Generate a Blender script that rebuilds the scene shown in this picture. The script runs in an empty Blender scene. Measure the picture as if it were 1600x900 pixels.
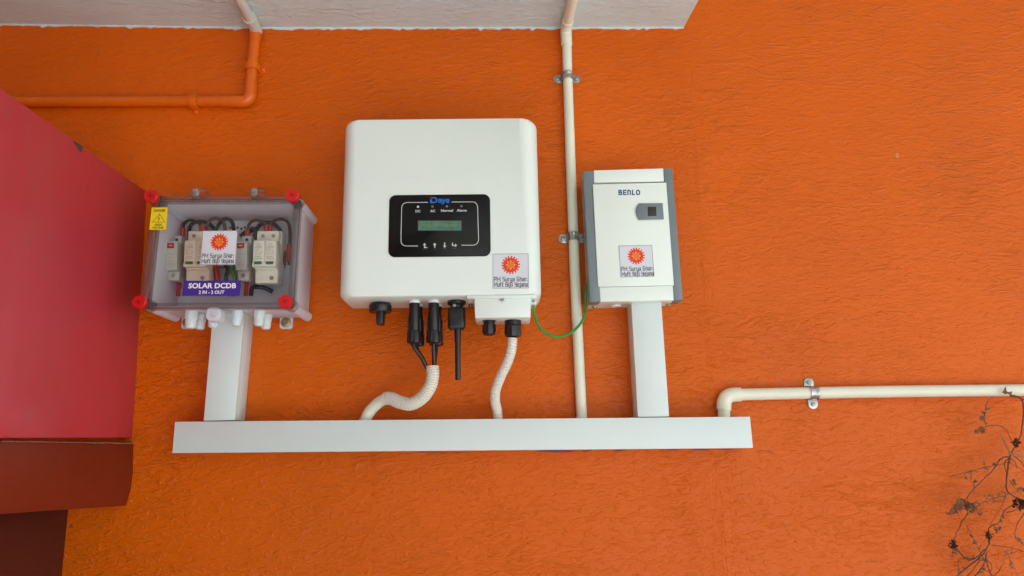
import bpy, bmesh, math, random
from mathutils import Vector, Matrix
random.seed(7)
C = bpy.context.scene
COL = C.collection

# ------------------------------------------------------------------ camera
FPX = 1150.0                      # focal length in pixels of the 1600 px wide photograph
DW = 1.42                         # metres from lens to wall
CAM = Vector((0.0, -DW, 1.55))
_y = Vector((795-800, 450-710, -FPX)).normalized()          # world +Y seen from the camera
_z = Vector((-60, 0, -FPX)); _z.y = -(_y.x*_z.x+_y.z*_z.z)/_y.y
_z.normalize()
_x = _y.cross(_z)
R_w2c = Matrix((_x, _y, _z)).transposed()
R_c2w = R_w2c.transposed()
cam = bpy.data.cameras.new('camera'); camo = bpy.data.objects.new('camera', cam); COL.objects.link(camo)
cam.sensor_width = 36; cam.lens = FPX*36/1600; cam.clip_start = 0.02; cam.clip_end = 2000
camo.matrix_world = Matrix.Translation(CAM) @ R_c2w.to_4x4()
C.camera = camo

# ------------------------------------------------------------------ light
SUN_EL, SUN_AZ = 56, 148          # azimuth clockwise from +Y : sun stands to the right, behind the viewer
w = bpy.data.worlds.new('World'); C.world = w; w.use_nodes = True
nt = w.node_tree; nt.nodes.clear()
sky = nt.nodes.new('ShaderNodeTexSky'); sky.sky_type = 'NISHITA'; sky.sun_disc = False
sky.sun_elevation = math.radians(SUN_EL); sky.sun_rotation = math.radians(SUN_AZ)
sky.dust_density = 3.0; sky.ozone_density = 0.8
bg = nt.nodes.new('ShaderNodeBackground'); bg.inputs[1].default_value = 0.088
out = nt.nodes.new('ShaderNodeOutputWorld')
nt.links.new(sky.outputs[0], bg.inputs[0]); nt.links.new(bg.outputs[0], out.inputs[0])
sl = bpy.data.lights.new('sun', 'SUN'); sl.energy = 5.0; sl.angle = math.radians(0.5); sl.color = (1, .985, .965)
so = bpy.data.objects.new('sun', sl); COL.objects.link(so); so.location = (3, -6, 8)
az, el = math.radians(SUN_AZ), math.radians(SUN_EL)
sdir = Vector((math.sin(az)*math.cos(el), math.cos(az)*math.cos(el), math.sin(el)))
so.rotation_euler = sdir.to_track_quat('Z', 'Y').to_euler()
C.view_settings.view_transform = 'Standard'; C.view_settings.look = 'None'
C.view_settings.exposure = 1.5; C.view_settings.gamma = 1
C.render.engine = 'CYCLES'
C.cycles.use_denoising = True
C.cycles.max_bounces = 10; C.cycles.diffuse_bounces = 6; C.cycles.transparent_max_bounces = 24
C.cycles.sample_clamp_indirect = 6
C.cycles.caustics_reflective = False; C.cycles.caustics_refractive = False

# ------------------------------------------------------------------ materials
def mat(name, col, rough=.5, spec=.5, metal=0, vary=0.0, vscale=8, bump=None, bumpd=.001, coat=0, two=None, stretch=(1, 1, 1), twof=(.5, .6)):
    m = bpy.data.materials.new(name); m.use_nodes = True
    n = m.node_tree.nodes; l = m.node_tree.links
    b = n['Principled BSDF']
    b.inputs['Base Color'].default_value = (*col, 1); b.inputs['Roughness'].default_value = rough
    b.inputs['Specular IOR Level'].default_value = spec; b.inputs['Metallic'].default_value = metal
    b.inputs['Coat Weight'].default_value = coat; b.inputs['Coat Roughness'].default_value = .15
    geo = n.new('ShaderNodeNewGeometry')
    mp = n.new('ShaderNodeMapping'); mp.inputs['Scale'].default_value = stretch
    l.new(geo.outputs['Position'], mp.inputs[0])
    if vary:
        t = n.new('ShaderNodeTexNoise'); t.inputs['Scale'].default_value = vscale; t.inputs['Detail'].default_value = 6
        t.inputs['Roughness'].default_value = .65
        l.new(mp.outputs[0], t.inputs['Vector'])
        r = n.new('ShaderNodeValToRGB')
        c0 = [max(0, x*(1-vary)) for x in col]; c1 = [min(1, x*(1+vary)) for x in col]
        r.color_ramp.elements[0].position = .3; r.color_ramp.elements[1].position = .7
        r.color_ramp.elements[0].color = (*c0, 1); r.color_ramp.elements[1].color = (*c1, 1)
        l.new(t.outputs[0], r.inputs[0])
        src = r.outputs[0]
        if two:
            t2 = n.new('ShaderNodeTexNoise'); t2.inputs['Scale'].default_value = vscale*.6; t2.inputs['Detail'].default_value = 8
            t2.inputs['Roughness'].default_value = .7
            mp2 = n.new('ShaderNodeMapping'); mp2.inputs['Location'].default_value = (3.1, 1.7, 5.2); mp2.inputs['Scale'].default_value = stretch
            l.new(geo.outputs['Position'], mp2.inputs[0]); l.new(mp2.outputs[0], t2.inputs['Vector'])
            r2 = n.new('ShaderNodeValToRGB'); r2.color_ramp.elements[0].position = twof[0]; r2.color_ramp.elements[1].position = twof[1]
            l.new(t2.outputs[0], r2.inputs[0])
            mx = n.new('ShaderNodeMix'); mx.data_type = 'RGBA'
            l.new(r2.outputs[0], mx.inputs['Factor']); l.new(src, mx.inputs[6]); mx.inputs[7].default_value = (*two, 1)
            src = mx.outputs[2]
        l.new(src, b.inputs['Base Color'])
        rr = n.new('ShaderNodeMapRange'); rr.inputs['To Min'].default_value = max(.02, rough-.07); rr.inputs['To Max'].default_value = min(1, rough+.07)
        l.new(t.outputs[0], rr.inputs[0]); l.new(rr.outputs[0], b.inputs['Roughness'])
    if bump:
        t3 = n.new('ShaderNodeTexNoise'); t3.inputs['Scale'].default_value = bump; t3.inputs['Detail'].default_value = 4
        l.new(mp.outputs[0], t3.inputs['Vector'])
        bp = n.new('ShaderNodeBump'); bp.inputs['Strength'].default_value = 1; bp.inputs['Distance'].default_value = bumpd
        l.new(t3.outputs[0], bp.inputs['Height']); l.new(bp.outputs[0], b.inputs['Normal'])
    return m

def plaster(name, col, rough, amp, tone=.12, dirt=None, streak=False):
    """brush-laid cement plaster under paint: short horizontal wrinkles, patchy, over slow swells"""
    m = bpy.data.materials.new(name); m.use_nodes = True
    n = m.node_tree.nodes; l = m.node_tree.links
    b = n['Principled BSDF']; b.inputs['Roughness'].default_value = rough; b.inputs['Specular IOR Level'].default_value = .24
    geo = n.new('ShaderNodeNewGeometry')
    def noise(scale, stretch, detail=4, dist=0.0, rg=.55, loc=(0, 0, 0), rot=0):
        mp = n.new('ShaderNodeMapping'); mp.inputs['Scale'].default_value = stretch; mp.inputs['Location'].default_value = loc
        mp.inputs['Rotation'].default_value = (0, rot, 0)
        l.new(geo.outputs['Position'], mp.inputs[0])
        t = n.new('ShaderNodeTexNoise'); t.inputs['Scale'].default_value = scale; t.inputs['Detail'].default_value = detail
        t.inputs['Distortion'].default_value = dist; t.inputs['Roughness'].default_value = rg
        l.new(mp.outputs[0], t.inputs['Vector']); return t.outputs[0]
    def math_(op, a, b_, clamp=False):
        q = n.new('ShaderNodeMath'); q.operation = op; q.use_clamp = clamp
        for i, v in enumerate((a, b_)):
            if isinstance(v, (int, float)): q.inputs[i].default_value = v
            else: l.new(v, q.inputs[i])
        return q.outputs[0]
    # wrinkles: ridged noise
    n1 = noise(34, (.42, 1, 1.5), 3, 1.3, .5, rot=.05)
    ridge = math_('SUBTRACT', 1, math_('MULTIPLY', math_('ABSOLUTE', math_('SUBTRACT', n1, .5), 0), 5), True)
    ridge = math_('POWER', ridge, 1.6)
    n1b = noise(62, (.38, 1, 1.7), 3, .9, .55, (4, 2, 7), rot=-.12)
    ridge2 = math_('SUBTRACT', 1, math_('MULTIPLY', math_('ABSOLUTE', math_('SUBTRACT', n1b, .52), 0), 5), True)
    mask = noise(5.5, (.8, 1, 1.2), 4, .4, .6, (2, 9, 1))
    mr = n.new('ShaderNodeMapRange'); mr.inputs['From Min'].default_value = .42; mr.inputs['From Max'].default_value = .68
    mr.inputs['To Min'].default_value = .15; mr.inputs['To Max'].default_value = 1
    l.new(mask, mr.inputs[0]); mask = mr.outputs[0]
    fine = noise(190, (.7, 1, 1.1), 3, .2, .6)
    mid = noise(85, (.5, 1, 1.2), 3, .6, .6, (1, 1, 3))
    swell = noise(6, (.7, 1, 1), 2)
    def plateau(src, lo, hi):
        q = n.new('ShaderNodeMapRange'); q.interpolation_type = 'SMOOTHSTEP'
        q.inputs['From Min'].default_value = lo; q.inputs['From Max'].default_value = hi; l.new(src, q.inputs[0]); return q.outputs[0]
    s1 = plateau(noise(32, (.50, 1, 1.5), 4, 1.0, .58, (5, 1, 2), rot=.05), .49, .61)
    s2 = plateau(noise(68, (.50, 1, 1.4), 4, 1.0, .58, (1, 6, 4), rot=-.08), .51, .64)
    h = math_('MULTIPLY', math_('ADD', math_('ADD', math_('MULTIPLY', s1, .75), math_('MULTIPLY', s2, .55)), math_('MULTIPLY', ridge, .16)), mask)
    peb = plateau(noise(100, (.62, 1, 1.15), 3, .5, .6, (8, 3, 1)), .51, .66)
    h = math_('ADD', h, math_('MULTIPLY', mid, .9))
    h = math_('ADD', h, math_('MULTIPLY', peb, .42))
    h = math_('ADD', h, math_('MULTIPLY', fine, .22))
    h = math_('ADD', h, math_('MULTIPLY', swell, 2.5))
    if streak:      # upright float marks in the plaster right of the middle
        st_ = noise(42, (1, .01, .035), 4, 0, .7, (0, 3, 0))
        sx = n.new('ShaderNodeSeparateXYZ'); l.new(geo.outputs['Position'], sx.inputs[0])
        wn = math_('SUBTRACT', 1, math_('MULTIPLY', math_('ABSOLUTE', math_('SUBTRACT', sx.outputs[0], .40), 0), 11), True)
        h = math_('ADD', h, math_('MULTIPLY', math_('MULTIPLY', st_, wn), 2.4))
    bp = n.new('ShaderNodeBump'); bp.inputs['Strength'].default_value = 1; bp.inputs['Distance'].default_value = amp
    l.new(h, bp.inputs['Height']); l.new(bp.outputs[0], b.inputs['Normal'])
    tn = noise(2.6, (1, 1, 1), 7, .3, .62, (7, 0, 2))
    r = n.new('ShaderNodeValToRGB'); r.color_ramp.elements[0].position = .32; r.color_ramp.elements[1].position = .7
    r.color_ramp.elements[0].color = (*[x*(1-tone) for x in col], 1); r.color_ramp.elements[1].color = (*[min(1, x*(1+tone)) for x in col], 1)
    l.new(tn, r.inputs[0]); src = r.outputs[0]
    if dirt:
        dn = noise(21, (1, 1, 1.3), 8, .5, .7, (3, 3, 9))
        r2 = n.new('ShaderNodeValToRGB'); r2.color_ramp.elements[0].position = .60; r2.color_ramp.elements[1].position = .80
        r2.color_ramp.elements[1].color = (.55, .55, .55, 1)
        l.new(dn, r2.inputs[0])
        mx = n.new('ShaderNodeMix'); mx.data_type = 'RGBA'; l.new(r2.outputs[0], mx.inputs['Factor']); l.new(src, mx.inputs[6]); mx.inputs[7].default_value = (*dirt, 1)
        src = mx.outputs[2]
    l.new(src, b.inputs['Base Color'])
    rr = n.new('ShaderNodeMapRange'); rr.inputs['To Min'].default_value = rough-.1; rr.inputs['To Max'].default_value = rough+.12
    l.new(tn, rr.inputs[0]); l.new(rr.outputs[0], b.inputs['Roughness'])
    return m

def clear(name, tint, gloss=.06, rough=.03, fk=.9):
    m = bpy.data.materials.new(name); m.use_nodes = True
    n = m.node_tree.nodes; l = m.node_tree.links; n.remove(n['Principled BSDF'])
    t = n.new('ShaderNodeBsdfTransparent'); t.inputs[0].default_value = (*tint, 1)
    g = n.new('ShaderNodeBsdfGlossy'); g.inputs[0].default_value = (.95, .95, .95, 1); g.inputs['Roughness'].default_value = rough
    f = n.new('ShaderNodeFresnel'); f.inputs[0].default_value = 1.5
    a = n.new('ShaderNodeMath'); a.operation = 'MULTIPLY_ADD'; a.inputs[1].default_value = fk; a.inputs[2].default_value = gloss-.04; a.use_clamp = True
    l.new(f.outputs[0], a.inputs[0])
    x = n.new('ShaderNodeMixShader'); l.new(a.outputs[0], x.inputs[0]); l.new(t.outputs[0], x.inputs[1]); l.new(g.outputs[0], x.inputs[2])
    l.new(x.outputs[0], n['Material Output'].inputs[0])
    return m

M = dict(
 orange=plaster('orange_wall_paint', (.645, .110, .0006), .35, .0018, tone=.06, streak=True),
 beige=plaster('beige_ceiling_paint', (.62, .76, .76), .6, .0014, .08),
 orange_gloss=mat('orange_paint_on_plastic', (.68, .125, .002), .36, .5, vary=.07, vscale=30, bump=120, bumpd=.0003),
 beige_gloss=mat('beige_paint_on_plastic', (.56, .58, .52), .4, .5, vary=.05, vscale=30, bump=120, bumpd=.0002),
 cream=mat('cream_pvc', (.76, .78, .64), .30, .5, vary=.045, vscale=14, two=(.66, .58, .40), twof=(.66, .85)),
 trunk=mat('white_trunking_pvc', (.66, .75, .74), .38, .5, vary=.03, vscale=7, two=(.52, .56, .52), twof=(.60, .90), stretch=(.4, 1, 1)),
 white=mat('white_powder_coat', (.75, .84, .80), .36, .5, vary=.015, vscale=9, bump=900, bumpd=.00005),
 grille=mat('dark_cast_aluminium', (.09, .09, .09), .5, .5, metal=.6),
 boxwhite=mat('cream_white_powder_coat', (.78, .87, .82), .32, .5, vary=.012, vscale=9),
 boxgrey=mat('grey_plastic_side', (.16, .20, .215), .38, .5, vary=.05, vscale=20),
 darkgap=mat('dark_recess_plastic', (.02, .022, .024), .5),
 black=mat('black_plastic', (.011, .011, .012), .36, .45, vary=.15, vscale=40),
 panel=mat('glossy_black_film', (.005, .005, .005), .22, .22),
 line=mat('silver_print', (.55, .56, .56), .5),
 blueprint=mat('bright_blue_print', (.005, .16, .62), .5),
 redprint=mat('red_print', (.6, .02, .02), .5),
 navy=mat('navy_print', (.005, .06, .22), .5),
 ink=mat('dark_ink', (.025, .025, .05), .6),
 inkgrey=mat('grey_ink', (.16, .16, .14), .6),
 paper=mat('white_sticker_paper', (.66, .70, .76), .35, .5),
 sun_red=mat('emblem_red', (.74, .042, .006), .45),
 sun_yel=mat('emblem_yellow', (.85, .40, .06), .45),
 yellow=mat('yellow_sticker', (.86, .66, .01), .4),
 violet=mat('violet_sticker', (.045, .02, .27), .4),
 whiteprint=mat('white_print', (.85, .85, .85), .5),
 enc=mat('pale_lilac_abs', (.82, .84, .90), .36, .5, vary=.02, vscale=12),
 gland=mat('white_nylon', (.70, .80, .81), .33, .5, vary=.02, vscale=30),
 lid=clear('clear_polycarbonate', (1, 1, 1), .036, .02, .5),
 rim=clear('clear_polycarbonate_rim', (.87, .855, .85), .065, .06, .45),
 knob=mat('red_plastic', (.62, .006, .008), .33, .5, vary=.08, vscale=60),
 knobdark=mat('dark_red_recess', (.10, .002, .003), .5),
 brass=mat('dull_brass_bolt', (.36, .29, .16), .45, .5, metal=.8, vary=.2, vscale=80),
 zinc=mat('zinc_plated_steel', (.42, .43, .41), .28, .5, metal=.9, vary=.3, vscale=60),
 screw=mat('steel_screw', (.35, .35, .33), .4, .5, metal=.9),
 dev_warm=mat('warm_beige_device', (.74, .65, .50), .42, .5),
 dev_cream=mat('cream_device', (.80, .79, .66), .42, .5),
 dev_grey=mat('grey_device', (.50, .49, .43), .45, .5),
 devline=mat('device_seam', (.20, .18, .14), .6),
 redlabel=mat('red_device_label', (.42, .015, .03), .5),
 greenlabel=mat('green_device_label', (.06, .16, .06), .5),
 wire_black=mat('black_wire', (.012, .011, .011), .42, .5),
 wire_red=mat('red_wire', (.42, .02, .015), .42, .5),
 wire_green=mat('green_wire', (.006, .26, .04), .38, .5),
 corr=mat('white_flexible_conduit', (.72, .70, .62), .42, .5, vary=.03, vscale=20),
 lcd=None,
 red=None, ledge=None,
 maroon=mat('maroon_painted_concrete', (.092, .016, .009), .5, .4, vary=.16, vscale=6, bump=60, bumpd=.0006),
 chip=mat('chipped_bare_metal', (.07, .055, .045), .7),
 dust=mat('dry_mortar_edge', (.22, .13, .10), .9, vary=.3, vscale=60, bump=150, bumpd=.001),
 stem=mat('dry_stem', (.13, .062, .036), .7, .3, vary=.35, vscale=60),
 leaf=mat('dry_leaf', (.19, .092, .05), .75, .3, vary=.4, vscale=90),
 leafd=mat('black_shrivelled_flower', (.055, .026, .018), .8, .2, vary=.3, vscale=90),
 straw=mat('straw_fibre', (.30, .17, .09), .7, .3),
 mark=mat('violet_chalk_line', (.17, .06, .10), .7),
 concrete=mat('pale_concrete_paving', (.48, .50, .49), .8, .3, vary=.12, vscale=.7),
 frost=mat('frosted_plastic_tab', (.62, .60, .60), .4),
 socket=mat('white_socket_collar', (.8, .8, .78), .4),
)
_m = M['enc']; _n = _m.node_tree.nodes; _l = _m.node_tree.links       # thin moulded ABS lets some light through
_t = _n.new('ShaderNodeBsdfTranslucent'); _t.inputs[0].default_value = (.88, .86, .92, 1)
_x = _n.new('ShaderNodeMixShader'); _x.inputs[0].default_value = .30
_l.new(_n['Principled BSDF'].outputs[0], _x.inputs[1]); _l.new(_t.outputs[0], _x.inputs[2]); _l.new(_x.outputs[0], _n['Material Output'].inputs[0])
# LCD: two tones of green glass
m = mat('green_lcd', (.03, .11, .06), .12, .5); M['lcd'] = m
m = mat('green_lcd_pale', (.085, .14, .08), .14, .5, vary=.3, vscale=120); M['lcd2'] = m
m = mat('green_lcd_deep', (.085, .19, .125), .14, .5, vary=.3, vscale=120); M['lcd'] = m
M['red'] = mat('red_enamel_on_sheet', (.54, .042, .062), .30, .5, vary=.12, vscale=3.2, stretch=(1, 1, .45), bump=4, bumpd=.006, two=(.47, .085, .095), twof=(.45, .72))
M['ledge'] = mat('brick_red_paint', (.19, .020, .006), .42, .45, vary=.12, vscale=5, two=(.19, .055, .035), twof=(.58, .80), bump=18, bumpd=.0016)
M['stain'] = mat('brick_red_paint_with_dust', (.17, .024, .010), .5, .4, vary=.10, vscale=14, two=(.22, .070, .045), twof=(.55, .85), bump=60, bumpd=.0008, stretch=(1, 1, .5))

# ------------------------------------------------------------------ geometry helpers
def ray(px, py): return R_c2w @ Vector((px-800, 450-py, -FPX))
def P(px, py, d=0.0):
    r = ray(px, py); return CAM + r*((-d-CAM.y)/r.y)
def PZ(px, py, z):
    r = ray(px, py); return CAM + r*((z-CAM.z)/r.z)
def PPL(px, py, p0, nrm):
    r = ray(px, py); return CAM + r*((p0-CAM).dot(nrm)/r.dot(nrm))
def mpp(d): return (DW-d)/FPX       # metres per pixel at depth d (close to the middle)

WP = {}
def reg(o, wpos, parent):
    WP[o.name] = Vector(wpos)
    if parent: o.parent = parent; o.location = Vector(wpos)-WP[parent.name]
    else: o.location = wpos
def thing(name, label, cat, loc, group=None, kind=None):
    o = bpy.data.objects.new(name, None); COL.objects.link(o); o.empty_display_size = .02
    reg(o, loc, None); return tag(o, label, cat, group, kind)
def tag(o, label=None, cat=None, group=None, kind=None):
    if label: o['label'] = label
    if cat: o['category'] = cat
    if group: o['group'] = group
    if kind: o['kind'] = kind
    return o

class MB:
    def __init__(s): s.v = []; s.f = []
    def add(s, vs, fs):
        k = len(s.v); s.v += [Vector(x) for x in vs]; s.f += [tuple(i+k for i in f) for f in fs]; return s
    def hexa(s, b, t):      # two quads (lists of 4 points) -> closed box
        return s.add(list(b)+list(t), [(3, 2, 1, 0), (4, 5, 6, 7)]+[(i, (i+1) % 4, 4+(i+1) % 4, 4+i) for i in range(4)])
    def tube(s, pts, r, n=14, cap=True, flute=None):
        pts = [Vector(p) for p in pts]
        if not hasattr(r, '__len__'): r = [r]*len(pts)
        tang = []
        for i in range(len(pts)):
            a = pts[max(0, i-1)]; b = pts[min(len(pts)-1, i+1)]; t = b-a
            if t.length < 1e-9: t = pts[-1]-pts[0]
            tang.append(t.normalized())
        u = tang[0].orthogonal().normalized(); rings = []
        vs = []; fs = []
        for i, p in enumerate(pts):
            t = tang[i]; u = (u-t*u.dot(t))
            if u.length < 1e-6: u = t.orthogonal()
            u.normalize(); q = t.cross(u)
            for k in range(n):
                a = 2*math.pi*k/n; rr = r[i]
                if flute and flute[0] <= i <= flute[1]: rr = r[i]*(1-.09*(k % 2))
                vs.append(p+(u*math.cos(a)+q*math.sin(a))*rr)
        for i in range(len(pts)-1):
            for k in range(n):
                fs.append((i*n+k, i*n+(k+1) % n, (i+1)*n+(k+1) % n, (i+1)*n+k))
        if cap: fs.append(tuple(reversed(range(n)))); fs.append(tuple((len(pts)-1)*n+k for k in range(n)))
        return s.add(vs, fs)
    def build(s, name, m, parent=None, smooth=False, angle=35, bevel=0, bseg=2):
        c = sum(s.v, Vector())/len(s.v)
        me = bpy.data.meshes.new(name); me.from_pydata([x-c for x in s.v], [], s.f); me.validate()
        bm = bmesh.new(); bm.from_mesh(me)
        bmesh.ops.recalc_face_normals(bm, faces=bm.faces)
        if bevel:
            ed = [e for e in bm.edges if len(e.link_faces) == 2 and e.calc_face_angle(0) > math.radians(40)]
            bmesh.ops.bevel(bm, geom=ed, offset=bevel, segments=bseg, profile=.5, affect='EDGES', clamp_overlap=True)
        for e in bm.edges:
            if len(e.link_faces) == 2: e.smooth = e.calc_face_angle(0) < math.radians(angle)
        for f in bm.faces: f.smooth = smooth or bool(bevel)
        bm.to_mesh(me); bm.free()
        me.materials.append(m)
        o = bpy.data.objects.new(name, me); COL.objects.link(o); reg(o, c, parent)
        return o

def smooth(pts, k=8):
    pts = [Vector(p) for p in pts]; P_ = [pts[0]*2-pts[1]]+pts+[pts[-1]*2-pts[-2]]; o = []
    for i in range(1, len(P_)-2):
        a, b, c, d = P_[i-1:i+3]
        for j in range(k):
            t = j/k; o.append(.5*((2*b)+(c-a)*t+(2*a-5*b+4*c-d)*t*t+(3*b-a-3*c+d)*t**3))
    o.append(pts[-1]); return o
def resample(pts, step):
    L = [0]
    for a, b in zip(pts, pts[1:]): L.append(L[-1]+(b-a).length)
    n = max(2, int(L[-1]/step)); o = []; j = 0
    for i in range(n+1):
        t = L[-1]*i/n
        while j < len(L)-2 and L[j+1] < t: j += 1
        o.append(pts[j].lerp(pts[j+1], (t-L[j])/max(1e-9, L[j+1]-L[j])))
    return o
def pxpath(l, w=None): return [P(p[0], p[1], p[2] if w is None else w) for p in l]

class Frame:            # a rectangle on a plane parallel to the wall
    def __init__(s, TL, TR, BR, BL, d):
        a, b, c, e = (P(*q, d) for q in (TL, TR, BR, BL))
        s.d = d; s.O = (a+b+c+e)/4
        s.ex = ((b-a)+(c-e)).normalized(); ez = ((a-e)+(b-c)); 
        s.ez = ez.normalized(); 
        s.W = ((b-a).length+(c-e).length)/2; s.H = ((a-e).length+(b-c).length)/2
        s.u0, s.u1, s.v0, s.v1 = -s.W/2, s.W/2, -s.H/2, s.H/2
        cc = s.ex.dot(s.ez); s.cc = cc; s.O = Vector((s.O.x, 0, s.O.z))
    def to(s, u, v, w): return s.O+s.ex*u+s.ez*v+Vector((0, -w, 0))
    def px(s, x, y, w):
        q = P(x, y, w)-s.O; q.y = 0
        a, b = q.dot(s.ex), q.dot(s.ez); k = 1-s.cc*s.cc
        return (a-s.cc*b)/k, (b-s.cc*a)/k

def rr_outline(u0, u1, v0, v1, r, n=6):
    if r <= 0: return [(u0, v0), (u1, v0), (u1, v1), (u0, v1)]
    o = []
    for cx, cy, a0 in ((u1-r, v0+r, -90), (u1-r, v1-r, 0), (u0+r, v1-r, 90), (u0+r, v0+r, 180)):
        for i in range(n+1):
            a = math.radians(a0+90*i/n); o.append((cx+r*math.cos(a), cy+r*math.sin(a)))
    return o
def shell(mb, F, u0, u1, v0, v1, r, rings, n=6):
    """rings: (w, inset_u, inset_v)"""
    vs = []; k = None
    for (w_, iu, iv) in rings:
        o = rr_outline(u0+iu, u1-iu, v0+iv, v1-iv, max(0.0001, r-min(iu, iv)) if r > 0 else 0, n); k = len(o)
        vs += [F.to(a, b, w_) for a, b in o]
    fs = [(i*k+j, i*k+(j+1) % k, (i+1)*k+(j+1) % k, (i+1)*k+j) for i in range(len(rings)-1) for j in range(k)]
    fs.append(tuple(reversed(range(k)))); fs.append(tuple((len(rings)-1)*k+j for j in range(k)))
    return mb.add(vs, fs)
def plate(F, u0, u1, v0, v1, r, w0, w1, b=0):
    mb = MB()
    rg = [(w0, 0, 0), (w1-b, 0, 0)]
    if b: rg += [(w1-b*.3, b*.3, b*.3), (w1, b, b)]
    else: rg = [(w0, 0, 0), (w1, 0, 0)]
    return shell(mb, F, u0, u1, v0, v1, r, rg)
def pxquad(F, TL, TR, BR, BL, w0, w1):
    """thin slab whose front corners are seen at those pixels"""
    q = [P(*c, w1) for c in (TL, TR, BR, BL)]
    return MB().hexa([v+Vector((0, w1-w0, 0)) for v in q], q)
def circ(F, u, v, w0, w1, r, n=20, r2=None, b=0):
    a = F.to(u, v, w0); c = F.to(u, v, w1); r2 = r if r2 is None else r2
    if b:
        return MB().tube([a, F.to(u, v, w1-b), c], [r, r2, r2-b], n)
    return MB().tube([a, c], [r, r2], n)

# --- flat lettering: stroke ribbons and filled text
def ribbon(mb, F, pts, wd, w_, closed=False):
    pts = [Vector((a, b)) for a, b in pts]
    n = len(pts); L = []; Rr = []
    for i, p in enumerate(pts):
        if closed: d0 = (p-pts[i-1]).normalized(); d1 = (pts[(i+1) % n]-p).normalized()
        else:
            d0 = (p-pts[i-1]).normalized() if i else (pts[1]-p).normalized()
            d1 = (pts[i+1]-p).normalized() if i < n-1 else d0
        nn = Vector((-(d0+d1).y, (d0+d1).x))
        if nn.length < 1e-6: nn = Vector((-d0.y, d0.x))
        nn.normalize(); k = 1/max(.35, nn.dot(Vector((-d0.y, d0.x))))
        e = Vector((0, 0))
        if not closed and i == 0: e = -d0*wd/2
        if not closed and i == n-1: e = d0*wd/2
        L.append(p+e+nn*wd/2*k); Rr.append(p+e-nn*wd/2*k)
    vs = [F.to(q.x, q.y, w_) for q in L+Rr]
    m_ = n if closed else n-1
    mb.add(vs, [(i, (i+1) % n, n+(i+1) % n, n+i) for i in range(m_)])
G = {
 'P': (.6, [[(0, 0), (0, 1), (.6, 1), (.6, .45), (.12, .45)]]), 'M': (1.0, [[(0, 0), (0, 1), (.5, .30), (1.0, 1), (1.0, 0)]]),
 'S': (.6, [[(.6, 1), (0, 1), (0, .5), (.6, .5), (.6, 0), (0, 0)]]), 'u': (.5, [[(0, .7), (0, 0), (.5, 0), (.5, .7)]]),
 'r': (.35, [[(0, 0), (0, .7), (.35, .7)]]), 'y': (.5, [[(0, .7), (0, .05), (.4, .05)], [(.5, .7), (.5, -.3), (.05, -.3)]]),
 'a': (.5, [[(0, .7), (.5, .7), (.5, 0), (0, 0), (0, .36), (.4, .36)]]), 'G': (.65, [[(.6, 1), (0, 1), (0, 0), (.6, 0), (.6, .5), (.3, .5)]]),
 'h': (.5, [[(0, 1), (0, 0)], [(.1, .7), (.5, .7), (.5, 0)]]), ':': (.05, [[(0, .0), (0, .08)], [(0, .5), (0, .58)]]),
 'f': (.35, [[(.35, 1), (.08, 1), (.08, 0)], [(-.08, .6), (-.02, .6)], [(.18, .6), (.33, .6)]]), 't': (.38, [[(.08, 1), (.08, 0), (.38, 0)], [(.18, .7), (.36, .7)]]),
 'B': (.62, [[(.5, .5), (.5, 1), (0, 1), (0, 0), (.62, 0), (.62, .5), (.12, .5)]]), 'i': (.05, [[(0, 0), (0, .62)], [(0, .85), (0, .95)]]),
 'j': (.18, [[(.15, .62), (.15, -.3), (-.05, -.3)], [(.15, .85), (.15, .95)]]), 'l': (.18, [[(0, 1), (0, 0), (.16, 0)]]),
 'Y': (.6, [[(0, 1), (0, .5), (.5, .5)], [(.6, 1), (.6, 0), (.05, 0)]]), 'o': (.5, [[(0, .35), (0, 0), (.5, 0), (.5, .7), (0, .7), (0, .35)]]),
 'n': (.5, [[(0, 0), (0, .7), (.5, .7), (.5, 0)]]), 'E': (.55, [[(.58, 1), (0, 1), (0, 0), (.58, 0)], [(.12, .5), (.5, .5)]]),
 'N': (.6, [[(0, 0), (0, 1), (.38, 1), (.6, .8), (.6, 0)]]), 'L': (.5, [[(0, 1), (0, 0), (.5, 0)]]),
 'O': (.75, [[(.2, 0), (.55, 0), (.75, .25), (.75, .75), (.55, 1), (.2, 1), (0, .75), (0, .25), (.2, 0)]]), ' ': (.25, []),
}
def strokes(F, s, u0, u1, v0, v1, w_, wt=.14, gap=.24):
    tot = sum(G[c][0]+gap for c in s)-gap; sx = (u1-u0)/tot; sy = v1-v0; x = 0; mb = MB()
    wd = wt*sy; k = 0
    for c in s:
        for st in G[c][1]:
            ribbon(mb, F, [(u0+(x+a)*sx, v0+b*sy) for a, b in st], wd, w_+k*.000004); k += 1
        x += G[c][0]+gap
    return mb
def text(F, s, u0, u1, v0, v1, w_, bold=.0):
    cu = bpy.data.curves.new('lettering_curve', 'FONT'); cu.body = s; cu.size = 1; cu.offset = bold; cu.resolution_u = 3
    o = bpy.data.objects.new('lettering_curve', cu); COL.objects.link(o)
    dg = bpy.context.evaluated_depsgraph_get(); dg.update()
    me = bpy.data.meshes.new_from_object(o.evaluated_get(dg))
    xs = [v.co.x for v in me.vertices]; ys = [v.co.y for v in me.vertices]
    x0, x1, y0, y1 = min(xs), max(xs), min(ys), max(ys)
    vs = [F.to(u0+(v.co.x-x0)/(x1-x0)*(u1-u0), v0+(v.co.y-y0)/(y1-y0)*(v1-v0), w_) for v in me.vertices]
    fs = [tuple(p.vertices) for p in me.polygons]
    bpy.data.objects.remove(o); bpy.data.curves.remove(cu); bpy.data.meshes.remove(me)
    return MB().add(vs, fs)

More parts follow.
